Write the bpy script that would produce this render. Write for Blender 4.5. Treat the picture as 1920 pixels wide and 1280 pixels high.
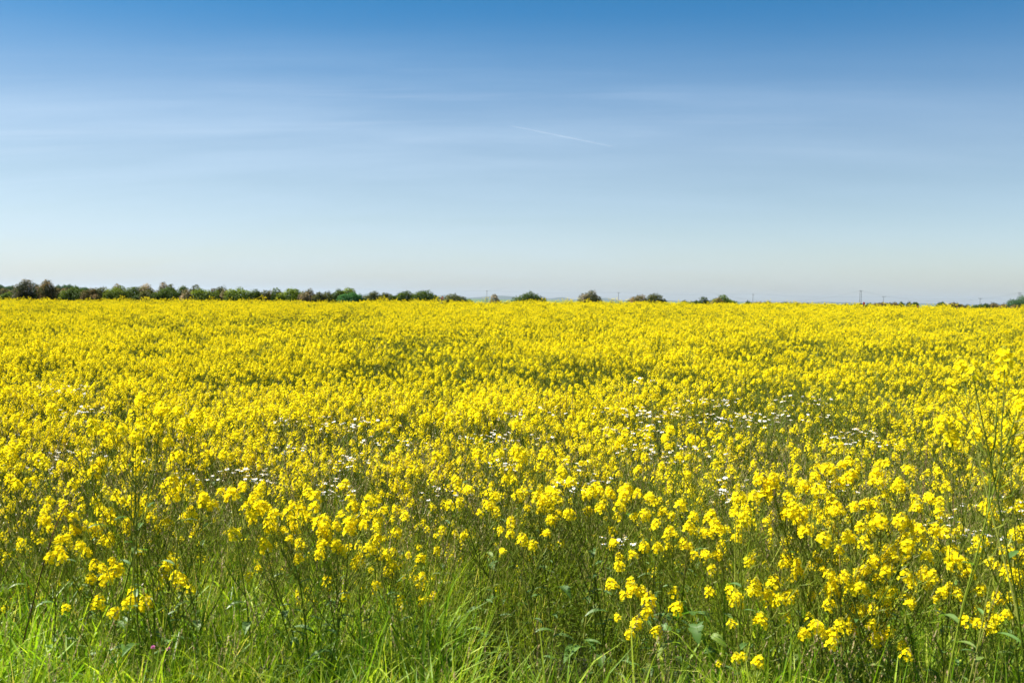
import bpy, math, random
import numpy as np
from mathutils import Vector, Matrix, Euler, noise

for o in list(bpy.data.objects):
    bpy.data.objects.remove(o, do_unlink=True)
scene = bpy.context.scene
COL = scene.collection
R = math.radians

# ------------------------------------------------------------------ camera
EYE = 2.0
FPX = 1867.0                       # focal length in pixels of the 1920 px wide picture
cam_d = bpy.data.cameras.new("camera")
cam = bpy.data.objects.new("camera", cam_d)
COL.objects.link(cam)
cam_d.sensor_width = 36.0
cam_d.lens = 35.0
cam_d.clip_start = 0.05
cam_d.clip_end = 80000
cam.location = (0, 0, EYE)
PITCH = math.atan(79.0 / FPX)
CAM_M = (Matrix.Rotation(math.pi / 2 - PITCH, 3, 'X') @ Matrix.Rotation(R(0.75), 3, 'Z'))
cam.rotation_euler = CAM_M.to_euler()
cam_d.dof.use_dof = True
cam_d.dof.focus_distance = 11.0
cam_d.dof.aperture_fstop = 7.1
scene.camera = cam


def at(px, py, D):
    """world point seen at pixel (px,py) of the 1920x1280 picture, D metres ahead"""
    d = CAM_M @ Vector(((px - 960) / FPX, (640 - py) / FPX, -1))
    d /= d.y
    return Vector((d.x * D, D, EYE + d.z * D))


# ------------------------------------------------------------------ sky, sun, exposure
SUN_EL, SUN_AZ = R(58), R(-84)     # azimuth measured from +Y, negative = left
w = bpy.data.worlds.new("World")
scene.world = w
w.use_nodes = True
nt = w.node_tree
N, L = nt.nodes, nt.links
for n in list(N):
    N.remove(n)


def node(tree, t, **kw):
    n = tree.nodes.new(t)
    for k, v in kw.items():
        if k.startswith('i_'):
            n.inputs[k[2:].replace('_', ' ')].default_value = v
        else:
            setattr(n, k, v)
    return n


def math_n(tree, op, a, b=None, c=None, clamp=False):
    m = tree.nodes.new('ShaderNodeMath')
    m.operation = op
    m.use_clamp = clamp
    for i, v in enumerate((a, b, c)):
        if v is None:
            continue
        if hasattr(v, 'links'):
            tree.links.new(v, m.inputs[i])
        else:
            m.inputs[i].default_value = v
    return m.outputs[0]


sky = node(nt, 'ShaderNodeTexSky', sky_type='NISHITA', sun_disc=False)
sky.sun_elevation = SUN_EL
sky.sun_rotation = SUN_AZ
sky.altitude = 0
sky.air_density = 1.0
sky.dust_density = 1.0
sky.ozone_density = 3.0
tc = node(nt, 'ShaderNodeTexCoord')
sep = node(nt, 'ShaderNodeSeparateXYZ')
L.new(tc.outputs['Generated'], sep.inputs[0])
az = math_n(nt, 'ARCTAN2', sep.outputs[0], sep.outputs[1])
el = math_n(nt, 'ARCSINE', sep.outputs[2])
# cirrus veil: long streaks, present from ~4 to ~14 degrees up
comb = node(nt, 'ShaderNodeCombineXYZ')
L.new(math_n(nt, 'MULTIPLY', az, 1.6), comb.inputs[0])
tilt = math_n(nt, 'ADD', el, math_n(nt, 'MULTIPLY', math_n(nt, 'SUBTRACT', az, 0.1), math_n(nt, 'MULTIPLY', az, 0.12)))
L.new(math_n(nt, 'MULTIPLY', tilt, 17.0), comb.inputs[1])
ns = node(nt, 'ShaderNodeTexNoise', i_Scale=1.7, i_Detail=6.0, i_Roughness=0.55, i_Distortion=0.25)
L.new(comb.outputs[0], ns.inputs['Vector'])
mr = node(nt, 'ShaderNodeMapRange', interpolation_type='SMOOTHSTEP')
L.new(ns.outputs[0], mr.inputs[0])
mr.inputs[1].default_value = 0.25
mr.inputs[2].default_value = 0.75
ebell = node(nt, 'ShaderNodeValToRGB')
ebell.color_ramp.interpolation = 'EASE'
e = ebell.color_ramp.elements
e[0].position = 0.0
e[0].color = (0.45,) * 3 + (1,)
e[1].position = 0.56
e[1].color = (0.0,) * 3 + (1,)
for p, v in ((0.20, 0.40), (0.31, 0.42), (0.385, 0.34), (0.45, 0.12)):
    q = e.new(p)
    q.color = (v, v, v, 1)
L.new(math_n(nt, 'DIVIDE', tilt, 0.5), ebell.inputs[0])
# less veil to the right
azf = node(nt, 'ShaderNodeMapRange', interpolation_type='SMOOTHSTEP')
L.new(az, azf.inputs[0])
azf.inputs[1].default_value = -0.5
azf.inputs[2].default_value = 0.55
azf.inputs[3].default_value = 1.1
azf.inputs[4].default_value = 0.35
veil = math_n(nt, 'MULTIPLY', math_n(nt, 'MULTIPLY', math_n(nt, 'ADD', math_n(nt, 'MULTIPLY', mr.outputs[0], 0.7), 0.3), ebell.outputs[0]), azf.outputs[0], clamp=True)
grade = node(nt, 'ShaderNodeMix', data_type='RGBA', blend_type='MULTIPLY')
grade.inputs[0].default_value = 1.0
L.new(sky.outputs[0], grade.inputs[6])
SKY_TINT = node(nt, 'ShaderNodeValToRGB')      # the clear air's own colour from horizon to zenith
SKY_TINT.color_ramp.interpolation = 'EASE'
e = SKY_TINT.color_ramp.elements
e[0].position = 0.0
e[0].color = (1.24, 1.26, 1.33, 1)
e[1].position = 1.0
e[1].color = (0.12, 0.60, 0.92, 1)
q = e.new(0.22)
q.color = (0.90, 0.95, 0.97, 1)
q = e.new(0.5)
q.color = (0.20, 0.64, 0.88, 1)
L.new(math_n(nt, 'DIVIDE', el, 0.6), SKY_TINT.inputs[0])
L.new(SKY_TINT.outputs[0], grade.inputs[7])
mixv = node(nt, 'ShaderNodeMix', data_type='RGBA')
L.new(veil, mixv.inputs[0])
L.new(grade.outputs[2], mixv.inputs[6])
mixv.inputs[7].default_value = (4.9, 6.3, 7.9, 1)
# fine fibres of cirrus inside the upper edge of the veil
comb2 = node(nt, 'ShaderNodeCombineXYZ')
L.new(math_n(nt, 'MULTIPLY', az, 2.2), comb2.inputs[0])
L.new(math_n(nt, 'MULTIPLY', tilt, 60.0), comb2.inputs[1])
ns2 = node(nt, 'ShaderNodeTexNoise', i_Scale=1.3, i_Detail=8.0, i_Roughness=0.62, i_Distortion=0.5)
L.new(comb2.outputs[0], ns2.inputs['Vector'])
mr2 = node(nt, 'ShaderNodeMapRange', interpolation_type='SMOOTHSTEP')
L.new(ns2.outputs[0], mr2.inputs[0])
mr2.inputs[1].default_value = 0.48
mr2.inputs[2].default_value = 0.80
band = node(nt, 'ShaderNodeMapRange', interpolation_type='SMOOTHSTEP')
L.new(math_n(nt, 'ABSOLUTE', math_n(nt, 'SUBTRACT', tilt, 0.175)), band.inputs[0])
band.inputs[1].default_value = 0.085
band.inputs[2].default_value = 0.0
fib = math_n(nt, 'MULTIPLY', math_n(nt, 'MULTIPLY', mr2.outputs[0], band.outputs[0]), math_n(nt, 'MULTIPLY', azf.outputs[0], 0.16), clamp=True)
mixf = node(nt, 'ShaderNodeMix', data_type='RGBA')
L.new(fib, mixf.inputs[0])
L.new(mixv.outputs[2], mixf.inputs[6])
mixf.inputs[7].default_value = (6.3, 7.2, 8.4, 1)
bg = node(nt, 'ShaderNodeBackground')
bg.inputs[1].default_value = 0.05
L.new(mixf.outputs[2], bg.inputs[0])
wo = node(nt, 'ShaderNodeOutputWorld')
L.new(bg.outputs[0], wo.inputs[0])

sl = bpy.data.lights.new("sun", 'SUN')
sl.energy = 5.0
sl.angle = R(0.5)
sl.color = (1.0, 0.95, 0.86)
sun = bpy.data.objects.new("sun", sl)
COL.objects.link(sun)
sd = Vector((math.sin(SUN_AZ) * math.cos(SUN_EL), math.cos(SUN_AZ) * math.cos(SUN_EL), math.sin(SUN_EL)))
sun.rotation_euler = sd.to_track_quat('Z', 'Y').to_euler()
sun.location = sd * 50

scene.render.engine = 'CYCLES'
scene.view_settings.view_transform = 'Standard'
scene.view_settings.look = 'None'
scene.view_settings.gamma = 1
scene.view_settings.use_curve_mapping = False
scene.view_settings.exposure = 1.4
scene.cycles.max_bounces = 8
scene.cycles.transparent_max_bounces = 12
scene.cycles.volume_bounces = 0


# ------------------------------------------------------------------ helpers
def tag(o, label=None, cat=None, group=None, kind=None):
    for k, v in (('label', label), ('category', cat), ('group', group), ('kind', kind)):
        if v:
            o[k] = v
    return o


class MB:
    """collects faces and links them as one mesh"""

    def __init__(s):
        s.v, s.f, s.m = [], [], []

    def face(s, pts, m=0):
        b = len(s.v)
        s.v.extend(tuple(p) for p in pts)
        s.f.append(tuple(range(b, b + len(pts))))
        s.m.append(m)

    def tube(s, pts, rad, n=4, m=0, cap=False):
        pts = [Vector(p) for p in pts]
        base = len(s.v)
        for i, p in enumerate(pts):
            t = (pts[min(i + 1, len(pts) - 1)] - pts[max(i - 1, 0)])
            t = t.normalized() if t.length > 1e-9 else Vector((0, 0, 1))
            a = t.cross(Vector((0.31, 0.17, 0.93)))
            if a.length < 1e-3:
                a = t.cross(Vector((1, 0, 0)))
            a.normalize()
            b = t.cross(a)
            r = rad[i] if hasattr(rad, '__len__') else rad
            for k in range(n):
                an = 2 * math.pi * k / n
                s.v.append(tuple(p + a * (r * math.cos(an)) + b * (r * math.sin(an))))
        for i in range(len(pts) - 1):
            for k in range(n):
                k2 = (k + 1) % n
                s.f.append((base + i * n + k, base + i * n + k2, base + (i + 1) * n + k2, base + (i + 1) * n + k))
                s.m.append(m)
        if cap:
            s.f.append(tuple(base + k for k in range(n))[::-1]); s.m.append(m)
            e0 = base + (len(pts) - 1) * n
            s.f.append(tuple(e0 + k for k in range(n))); s.m.append(m)

    def ribbon(s, pts, side, widths, m=0, fold=0.0):
        """a leaf or blade: centre line, half widths, connected"""
        base = len(s.v)
        up = Vector((0, 0, 1))
        for i, p in enumerate(pts):
            sv = side[i] if isinstance(side, list) else side
            wd = widths[i]
            lift = up * (fold * wd)
            s.v.append(tuple(p - sv * wd + lift)); s.v.append(tuple(p)); s.v.append(tuple(p + sv * wd + lift))
        for i in range(len(pts) - 1):
            a = base + i * 3
            s.f.append((a, a + 1, a + 4, a + 3)); s.m.append(m)
            s.f.append((a + 1, a + 2, a + 5, a + 4)); s.m.append(m)

    def box(s, c, d, M=None, m=0):
        c = Vector(c)
        P = []
        for z in (-1, 1):
            for y in (-1, 1):
                for x in (-1, 1):
                    q = Vector((x * d[0] / 2, y * d[1] / 2, z * d[2] / 2))
                    if M: q = M @ q
                    P.append(c + q)
        b = len(s.v)
        s.v.extend(tuple(p) for p in P)
        for f in ((0, 2, 3, 1), (4, 5, 7, 6), (0, 1, 5, 4), (2, 6, 7, 3), (0, 4, 6, 2), (1, 3, 7, 5)):
            s.f.append(tuple(b + i for i in f)); s.m.append(m)

    def add(s, o, M, mmap=None):
        b = len(s.v)
        s.v.extend(tuple(M @ Vector(p)) for p in o.v)
        s.f.extend(tuple(b + i for i in f) for f in o.f)
        s.m.extend((mmap[i] if mmap else i) for i in o.m)

    def mesh(s, name, mats, smooth=False):
        me = bpy.data.meshes.new(name)
        me.from_pydata(s.v, [], s.f)
        for m in mats:
            me.materials.append(m)
        if len(mats) > 1:
            me.polygons.foreach_set('material_index', s.m)
        if smooth:
            me.polygons.foreach_set('use_smooth', [True] * len(s.f))
        me.update()
        return me

    def build(s, name, mats, parent=None, smooth=False, col=None):
        if not isinstance(mats, (list, tuple)):
            mats = [mats]
        o = bpy.data.objects.new(name, s.mesh(name, mats, smooth))
        (col or COL).objects.link(o)
        if parent: o.parent = parent
        return o


def empty(name, loc, rz=0.0):
    o = bpy.data.objects.new(name, None)
    o.empty_display_size = 0.2
    COL.objects.link(o)
    o.location = loc
    o.rotation_euler = (0, 0, rz)
    return o


def inst(name, me, parent, M):
    o = bpy.data.objects.new(name, me)
    COL.objects.link(o)
    o.parent = parent
    o.matrix_local = M
    return o


# ------------------------------------------------------------------ materials
def leafy(name, cols, trans=0.4, tcol=None, gloss=0.12, rough=0.45, vary=0.0, noise_scale=None, tsat=1.6):
    """thin plant tissue: diffuse + translucent + a little sheen; colours vary leaf by leaf"""
    m = bpy.data.materials.new(name)
    m.use_nodes = True
    t = m.node_tree
    for n in list(t.nodes):
        t.nodes.remove(n)
    geo = node(t, 'ShaderNodeNewGeometry')
    oi = node(t, 'ShaderNodeObjectInfo')
    f = math_n(t, 'FRACT', math_n(t, 'ADD', geo.outputs['Random Per Island'], oi.outputs['Random']))
    ramp = node(t, 'ShaderNodeValToRGB')
    el_ = ramp.color_ramp.elements
    el_[0].position = cols[0][0]; el_[0].color = cols[0][1] + (1,)
    el_[1].position = cols[-1][0]; el_[1].color = cols[-1][1] + (1,)
    for p, c in cols[1:-1]:
        q = el_.new(p); q.color = c + (1,)
    if noise_scale:
        tc_ = node(t, 'ShaderNodeTexCoord')
        nz = node(t, 'ShaderNodeTexNoise', i_Scale=noise_scale, i_Detail=2.0)
        t.links.new(tc_.outputs['Object'], nz.inputs['Vector'])
        off = node(t, 'ShaderNodeMapRange')
        t.links.new(nz.outputs[0], off.inputs[0])
        off.inputs[1].default_value = 0.32; off.inputs[2].default_value = 0.68
        f = math_n(t, 'ADD', math_n(t, 'MULTIPLY', f, 0.45), math_n(t, 'MULTIPLY', off.outputs[0], 0.55))
    t.links.new(f, ramp.inputs[0])
    hsv = node(t, 'ShaderNodeHueSaturation')
    t.links.new(ramp.outputs[0], hsv.inputs['Color'])
    mrv = node(t, 'ShaderNodeMapRange')
    t.links.new(oi.outputs['Random'], mrv.inputs[0])
    mrv.inputs[3].default_value = 1 - vary; mrv.inputs[4].default_value = 1 + vary
    t.links.new(mrv.outputs[0], hsv.inputs['Value'])
    d = node(t, 'ShaderNodeBsdfDiffuse')
    t.links.new(hsv.outputs[0], d.inputs[0])
    tr = node(t, 'ShaderNodeBsdfTranslucent')
    if tcol:
        mm = node(t, 'ShaderNodeMix', data_type='RGBA', blend_type='MULTIPLY')
        mm.inputs[0].default_value = 1
        t.links.new(hsv.outputs[0], mm.inputs[6])
        mm.inputs[7].default_value = tcol + (1,)
        t.links.new(mm.outputs[2], tr.inputs[0])
    else:
        t.links.new(hsv.outputs[0], tr.inputs[0])
    mx = node(t, 'ShaderNodeMixShader')
    mx.inputs[0].default_value = trans
    t.links.new(d.outputs[0], mx.inputs[1]); t.links.new(tr.outputs[0], mx.inputs[2])
    gl = node(t, 'ShaderNodeBsdfGlossy')
    gl.inputs['Roughness'].default_value = rough
    gl.inputs['Color'].default_value = (0.9, 0.9, 0.85, 1)
    fr = node(t, 'ShaderNodeLayerWeight')
    fr.inputs[0].default_value = 0.25
    gx = node(t, 'ShaderNodeMixShader')
    t.links.new(math_n(t, 'MULTIPLY', math_n(t, 'ADD', fr.outputs['Fresnel'], 0.12), gloss * 0.4), gx.inputs[0])
    t.links.new(mx.outputs[0], gx.inputs[1]); t.links.new(gl.outputs[0], gx.inputs[2])
    out = node(t, 'ShaderNodeOutputMaterial')
    t.links.new(gx.outputs[0], out.inputs[0])
    return m


def plain(name, col, rough=0.7, nscale=6.0, amt=0.25):
    m = bpy.data.materials.new(name)
    m.use_nodes = True
    t = m.node_tree
    b = t.nodes['Principled BSDF']
    b.inputs['Roughness'].default_value = rough
    tc_ = node(t, 'ShaderNodeTexCoord')
    nz = node(t, 'ShaderNodeTexNoise', i_Scale=nscale, i_Detail=5.0)
    t.links.new(tc_.outputs['Object'], nz.inputs['Vector'])
    mx = node(t, 'ShaderNodeMix', data_type='RGBA')
    t.links.new(nz.outputs[0], mx.inputs[0])
    mx.inputs[6].default_value = tuple(c * (1 - amt) for c in col) + (1,)
    mx.inputs[7].default_value = tuple(min(1, c * (1 + amt)) for c in col) + (1,)
    t.links.new(mx.outputs[2], b.inputs['Base Color'])
    return m


M_PETAL = leafy('rape_petal', [(0.0, (0.87, 0.65, 0.004)), (0.5, (0.91, 0.73, 0.010)), (1.0, (0.94, 0.82, 0.02))], trans=0.42, gloss=0.0, vary=0.06)
M_BUD = leafy('rape_bud', [(0.0, (0.45, 0.45, 0.04)), (1.0, (0.65, 0.58, 0.05))], trans=0.25, gloss=0.05)
M_STEM = leafy('rape_stem', [(0.0, (0.10, 0.14, 0.012)), (0.5, (0.19, 0.24, 0.022)), (0.85, (0.27, 0.29, 0.05)), (1.0, (0.27, 0.23, 0.08))], trans=0.3, gloss=0.15, rough=0.35, vary=0.2)
M_RLEAF = leafy('rape_leaf', [(0.0, (0.06, 0.13, 0.020)), (0.7, (0.10, 0.19, 0.03)), (1.0, (0.18, 0.24, 0.04))], trans=0.4, tcol=(1.6, 1.8, 0.7), gloss=0.12, rough=0.5, vary=0.2)
M_GRASS = leafy('grass_blade', [(0.0, (0.07, 0.13, 0.006)), (0.45, (0.17, 0.25, 0.010)), (0.78, (0.30, 0.37, 0.02)), (0.92, (0.42, 0.36, 0.14))], trans=0.48, tcol=(1.9, 1.9, 0.8), gloss=0.06, rough=0.4, vary=0.2)
M_WIDE = leafy('broad_blade', [(0.0, (0.07, 0.15, 0.010)), (0.6, (0.19, 0.30, 0.018)), (1.0, (0.40, 0.46, 0.05))], trans=0.42, tcol=(1.8, 1.9, 0.7), gloss=0.10, rough=0.4, vary=0.2)
M_SEED = leafy('grass_seed', [(0.0, (0.20, 0.13, 0.06)), (0.6, (0.30, 0.22, 0.10)), (1.0, (0.26, 0.28, 0.09))], trans=0.3, gloss=0.1, vary=0.2)
M_DRY = leafy('dry_stalk', [(0.0, (0.13, 0.07, 0.035)), (1.0, (0.24, 0.15, 0.08))], trans=0.1, gloss=0.1, vary=0.2)
M_WEED = leafy('weed_leaf', [(0.0, (0.045, 0.08, 0.006)), (0.7, (0.11, 0.165, 0.012)), (1.0, (0.17, 0.22, 0.018))], trans=0.42, tcol=(1.7, 1.8, 0.7), gloss=0.15, vary=0.2)
M_WHITE = leafy('daisy_ray', [(0.0, (0.78, 0.79, 0.80)), (1.0, (0.88, 0.88, 0.87))], trans=0.3, gloss=0.03)
M_DISC = leafy('daisy_disc', [(0.0, (0.70, 0.42, 0.02)), (1.0, (0.80, 0.55, 0.04))], trans=0.1, gloss=0.03)
M_BARK = plain('bark', (0.09, 0.07, 0.05), 0.9, 8, 0.35)
M_POLE = plain('weathered_pole', (0.13, 0.12, 0.115), 0.85, 3, 0.2)
M_WIRE = plain('wire_metal', (0.16, 0.17, 0.18), 0.5, 1, 0.05)
M_INSUL = plain('insulator', (0.20, 0.16, 0.14), 0.3, 4, 0.1)
M_ORANGE = plain('marker_orange', (0.85, 0.13, 0.02), 0.5, 9, 0.08)
M_RED = plain('marker_red', (0.75, 0.04, 0.02), 0.4, 9, 0.08)
M_PINK = plain('marker_pink', (0.80, 0.22, 0.18), 0.5, 9, 0.08)
M_SIGNWHITE = plain('sign_white', (0.8, 0.8, 0.8), 0.5, 9, 0.04)
M_SOIL = None

# ------------------------------------------------------------------ terrain
AX = [-60, -33, -4, 5, 13, 22, 33, 60]
AV = [0.40, 0.44, 0.74, 0.79, 0.86, 0.87, 0.75, 0.70]
EDGE_Y = 66.0                       # far edge of the crop


def gz(x, y):
    """height of the ground: the field rises gently to its far edge, the land behind lies lower"""
    xs = x * (EDGE_Y / max(y, 8.0)) if y > 8 else x
    A = float(np.interp(max(-60, min(60, xs if y < 70 else x)), AX, AV))
    t = (y - 5.0) / 60.0
    if t <= 0:
        return 0.0
    if t < 1:
        r = t
    elif y < 76:
        r = 1.0
    else:
        u = min(1.0, (y - 76) / 120.0)
        r = 1 - u * u * (3 - 2 * u)
    return A * r


def ground_mat():
    m = bpy.data.materials.new('field_soil_and_green')
    m.use_nodes = True
    t = m.node_tree
    b = t.nodes['Principled BSDF']
    b.inputs['Roughness'].default_value = 0.95
    tc_ = node(t, 'ShaderNodeTexCoord')
    sp = node(t, 'ShaderNodeSeparateXYZ')
    t.links.new(tc_.outputs['Object'], sp.inputs[0])
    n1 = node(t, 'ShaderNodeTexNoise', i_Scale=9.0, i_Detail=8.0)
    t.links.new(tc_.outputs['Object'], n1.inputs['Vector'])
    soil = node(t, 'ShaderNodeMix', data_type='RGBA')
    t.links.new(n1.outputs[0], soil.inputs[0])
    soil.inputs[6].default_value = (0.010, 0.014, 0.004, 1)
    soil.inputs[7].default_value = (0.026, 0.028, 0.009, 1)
    n2 = node(t, 'ShaderNodeTexNoise', i_Scale=0.006, i_Detail=5.0)
    mp = node(t, 'ShaderNodeMapping')
    mp.inputs['Scale'].default_value = (1, 0.35, 1)
    t.links.new(tc_.outputs['Object'], mp.inputs[0])
    t.links.new(mp.outputs[0], n2.inputs['Vector'])
    fields = node(t, 'ShaderNodeValToRGB')
    e_ = fields.color_ramp.elements
    e_[0].position = 0.35; e_[0].color = (0.035, 0.075, 0.020, 1)
    e_[1].position = 0.65; e_[1].color = (0.085, 0.13, 0.035, 1)
    t.links.new(n2.outputs[0], fields.inputs[0])
    k = node(t, 'ShaderNodeMapRange')
    t.links.new(sp.outputs[1], k.inputs[0])
    k.inputs[1].default_value = 72; k.inputs[2].default_value = 80
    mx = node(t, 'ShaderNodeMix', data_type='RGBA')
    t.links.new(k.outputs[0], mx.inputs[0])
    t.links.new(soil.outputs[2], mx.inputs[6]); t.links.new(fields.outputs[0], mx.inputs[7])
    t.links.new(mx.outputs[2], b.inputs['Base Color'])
    bp = node(t, 'ShaderNodeBump', i_Strength=0.6, i_Distance=0.03)
    t.links.new(n1.outputs[0], bp.inputs['Height'])
    t.links.new(bp.outputs[0], b.inputs['Normal'])
    return m


ys = list(np.arange(-30, 12, 3.0)) + list(np.arange(12, 90, 2.0)) + list(np.arange(90, 210, 8.0)) + [240, 300, 400, 600, 900, 1400, 2200, 3500, 5500, 8000, 12000]
xs_ = [-12000, -7000, -4000, -2000, -1000, -500, -250, -150] + list(np.arange(-100, 101, 4.0)) + [150, 250, 500, 1000, 2000, 4000, 7000, 12000]
g = MB()
for y in ys:
    for x in xs_:
        g.v.append((x, y, gz(x, y)))
nx = len(xs_)
for j in range(len(ys) - 1):
    for i in range(nx - 1):
        a = j * nx + i
        g.f.append((a, a + 1, a + nx + 1, a + nx)); g.m.append(0)
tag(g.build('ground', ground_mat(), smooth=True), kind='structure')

# far hills: low, beyond the plain, faded by the haze
M_HILL = plain('far_hill', (0.03, 0.045, 0.03), 0.95, 0.004, 0.3)
h = MB()
NH, Y0 = 260, 9000.0
HB = [(-60, 9.0, 60), (838, 5.2, 16), (800, 4.0, 40), (950, 4.5, 30), (915, 3.6, 30), (1000, 2.2, 40), (1052, 4.8, 15), (1135, 4.6, 12), (1230, 2.4, 20), (1700, 2.0, 60), (1860, 2.2, 40), (690, 6.0, 14), (720, 3.0, 40), (1560, 2.0, 60)]
for i in range(NH):
    px = -300 + 2520 * i / (NH - 1)
    x = (px - 960) / FPX * Y0
    hp = 1.2 + 0.9 * noise.noise(Vector((px * 0.02, 3.1, 0))) + 0.6 * noise.noise(Vector((px * 0.11, 7.7, 0)))
    for c, a, s_ in HB:
        hp += 0.8 * a * math.exp(-((px - c) / s_) ** 2)
    H = max(6.0, hp * Y0 / FPX + 2)
    for dy, k in ((-500, -0.15), (-220, 0.45), (0, 1.0), (500, 0.7), (1200, -0.1)):
        h.v.append((x * (1 + dy / Y0), Y0 + dy, H * k))
for i in range(NH - 1):
    for k in range(4):
        a = i * 5 + k
        h.f.append((a, a + 5, a + 6, a + 1)); h.m.append(0)
tag(h.build('hills', M_HILL, smooth=True), kind='structure')


# ------------------------------------------------------------------ geometry-node scatter for what nobody could count
def scatter(name, pts, rots, scales, idx, sources):
    """one object whose points carry instances of the source meshes"""
    lib = bpy.data.collections.new(name + '_source')
    for k, me in enumerate(sources):
        so = bpy.data.objects.new('%s_source_%03d' % (name, k), me)
        lib.objects.link(so)
    me = bpy.data.meshes.new(name)
    me.vertices.add(len(pts))
    me.vertices.foreach_set('co', np.asarray(pts, dtype=np.float32).ravel())
    a = me.attributes.new('rot', 'FLOAT_VECTOR', 'POINT'); a.data.foreach_set('vector', np.asarray(rots, dtype=np.float32).ravel())
    a = me.attributes.new('scl', 'FLOAT_VECTOR', 'POINT'); a.data.foreach_set('vector', np.asarray(scales, dtype=np.float32).ravel())
    a = me.attributes.new('idx', 'INT', 'POINT'); a.data.foreach_set('value', np.asarray(idx, dtype=np.int32))
    o = bpy.data.objects.new(name, me)
    COL.objects.link(o)
    ng = bpy.data.node_groups.new(name + '_nodes', 'GeometryNodeTree')
    ng.interface.new_socket('Geometry', in_out='INPUT', socket_type='NodeSocketGeometry')
    ng.interface.new_socket('Geometry', in_out='OUTPUT', socket_type='NodeSocketGeometry')
    gi = ng.nodes.new('NodeGroupInput'); go = ng.nodes.new('NodeGroupOutput')
    ci = ng.nodes.new('GeometryNodeCollectionInfo')
    ci.inputs['Collection'].default_value = lib
    ci.inputs['Separate Children'].default_value = True
    ci.inputs['Reset Children'].default_value = True
    ip = ng.nodes.new('GeometryNodeInstanceOnPoints')
    ip.inputs['Pick Instance'].default_value = True

    def attr(nm, dt):
        q = ng.nodes.new('GeometryNodeInputNamedAttribute')
        q.data_type = dt
        q.inputs['Name'].default_value = nm
        return q.outputs[0]
    ng.links.new(gi.outputs[0], ip.inputs['Points'])
    ng.links.new(ci.outputs[0], ip.inputs['Instance'])
    ng.links.new(attr('idx', 'INT'), ip.inputs['Instance Index'])
    ng.links.new(attr('rot', 'FLOAT_VECTOR'), ip.inputs['Rotation'])
    ng.links.new(attr('scl', 'FLOAT_VECTOR'), ip.inputs['Scale'])
    ng.links.new(ip.outputs[0], go.inputs[0])
    md = o.modifiers.new('scatter', 'NODES')
    md.node_group = ng
    return o


# ------------------------------------------------------------------ rapeseed plants
rng = random.Random(11)
U = rng.uniform


def perp(v):
    a = v.cross(Vector((0, 0, 1)))
    if a.length < 1e-3:
        a = v.cross(Vector((1, 0, 0)))
    return a.normalized()


def make_head(nf, size=1.0, tall=1.0, wide=1.0):
    """a raceme tip: open four-petalled flowers round a tuft of buds. slot 0 petal, 1 bud, 2 stem"""
    b = MB()
    hh = 0.045 * size * tall
    for i in range(nf):
        t = (i + 0.5) / nf
        an = i * 2.39996 + U(-0.3, 0.3)
        z = hh * t * 0.9 + U(-0.003, 0.003)
        rr = (0.027 - 0.017 * t ** 1.6) * size * wide * U(0.75, 1.2)
        c = Vector((math.cos(an) * rr, math.sin(an) * rr, z))
        nrm = Vector((math.cos(an), math.sin(an), 0.25 + 1.3 * t)).normalized()
        nrm = (nrm + Vector((U(-.35, .35), U(-.35, .35), U(-.35, .35)))).normalized()
        u = perp(nrm); v = nrm.cross(u)
        ph = U(0, 1.57)
        pl = 0.0105 * size * U(0.85, 1.15); pw = 0.0052 * size
        for k in range(4):
            a = ph + k * math.pi / 2 + U(-.12, .12)
            d = u * math.cos(a) + v * math.sin(a)
            e_ = nrm.cross(d)
            cup = nrm * (pl * U(0.0, 0.35))
            b.face([c, c + d * pl * 0.6 + e_ * pw + cup * 0.5, c + d * pl + e_ * pw * 0.45 + cup, c + d * pl - e_ * pw * 0.45 + cup, c + d * pl * 0.6 - e_ * pw + cup * 0.5], 0)
        # pedicel
        q = Vector((0, 0, z - 0.012 * size)); s_ = perp(nrm) * 0.0007
        b.face([q - s_, q + s_, c + s_, c - s_], 2)
    for i in range(9):
        an = i * 2.4; rr = 0.007 * size * math.sqrt(i / 9)
        c = Vector((math.cos(an) * rr, math.sin(an) * rr, hh * (0.95 + 0.12 * (1 - i / 9))))
        r_ = 0.0028 * size; hz = 0.0045 * size
        P = [c + Vector((r_, 0, 0)), c + Vector((0, r_, 0)), c - Vector((r_, 0, 0)), c - Vector((0, r_, 0))]
        T_, B_ = c + Vector((0, 0, hz)), c - Vector((0, 0, hz))
        for k in range(4):
            b.face([P[k], P[(k + 1) % 4], T_], 1)
            b.face([P[(k + 1) % 4], P[k], B_], 1)
    return b


HEADS = [make_head(*q) for q in ((20, 1.0), (18, 0.95, 1.1), (24, 1.0, 1.15), (15, 0.9, 1.2, .95), (20, 1.0, 1.25), (12, 0.8, 1.0),
                                 (11, 0.85, 1.7, .85), (9, 0.85, 1.3, 1.0), (14, 0.85, 2.0, .85), (7, 0.8, 1.0, .9), (16, .9, 1.6, 1.0))]
SPRIGS = [make_head(*q) for q in ((4, .75, .8, .8), (5, .8, 1.2, .8), (3, .8, .7, .7))]
SPRIG_ME = [b.mesh('flower_head', [M_PETAL, M_BUD, M_STEM]) for b in SPRIGS]
HEAD_ME = [b.mesh('flower_head', [M_PETAL, M_BUD, M_STEM]) for b in HEADS]


def leaf_mb(length, width, droop, wav=0.0, n=5):
    b = MB()
    pts, wd = [], []
    for i in range(n + 1):
        t = i / n
        pts.append(Vector((length * t * (1 - 0.15 * droop * t), 0, length * (0.45 * t - droop * t * t))))
        wd.append(width * (math.sin(math.pi * min(1, t * 0.9 + 0.08)) ** 0.8) * (1 + wav * math.sin(t * 23)) + 0.0005)
    b.ribbon(pts, Vector((0, 1, 0)), wd, 0, fold=0.35)
    return b


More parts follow.
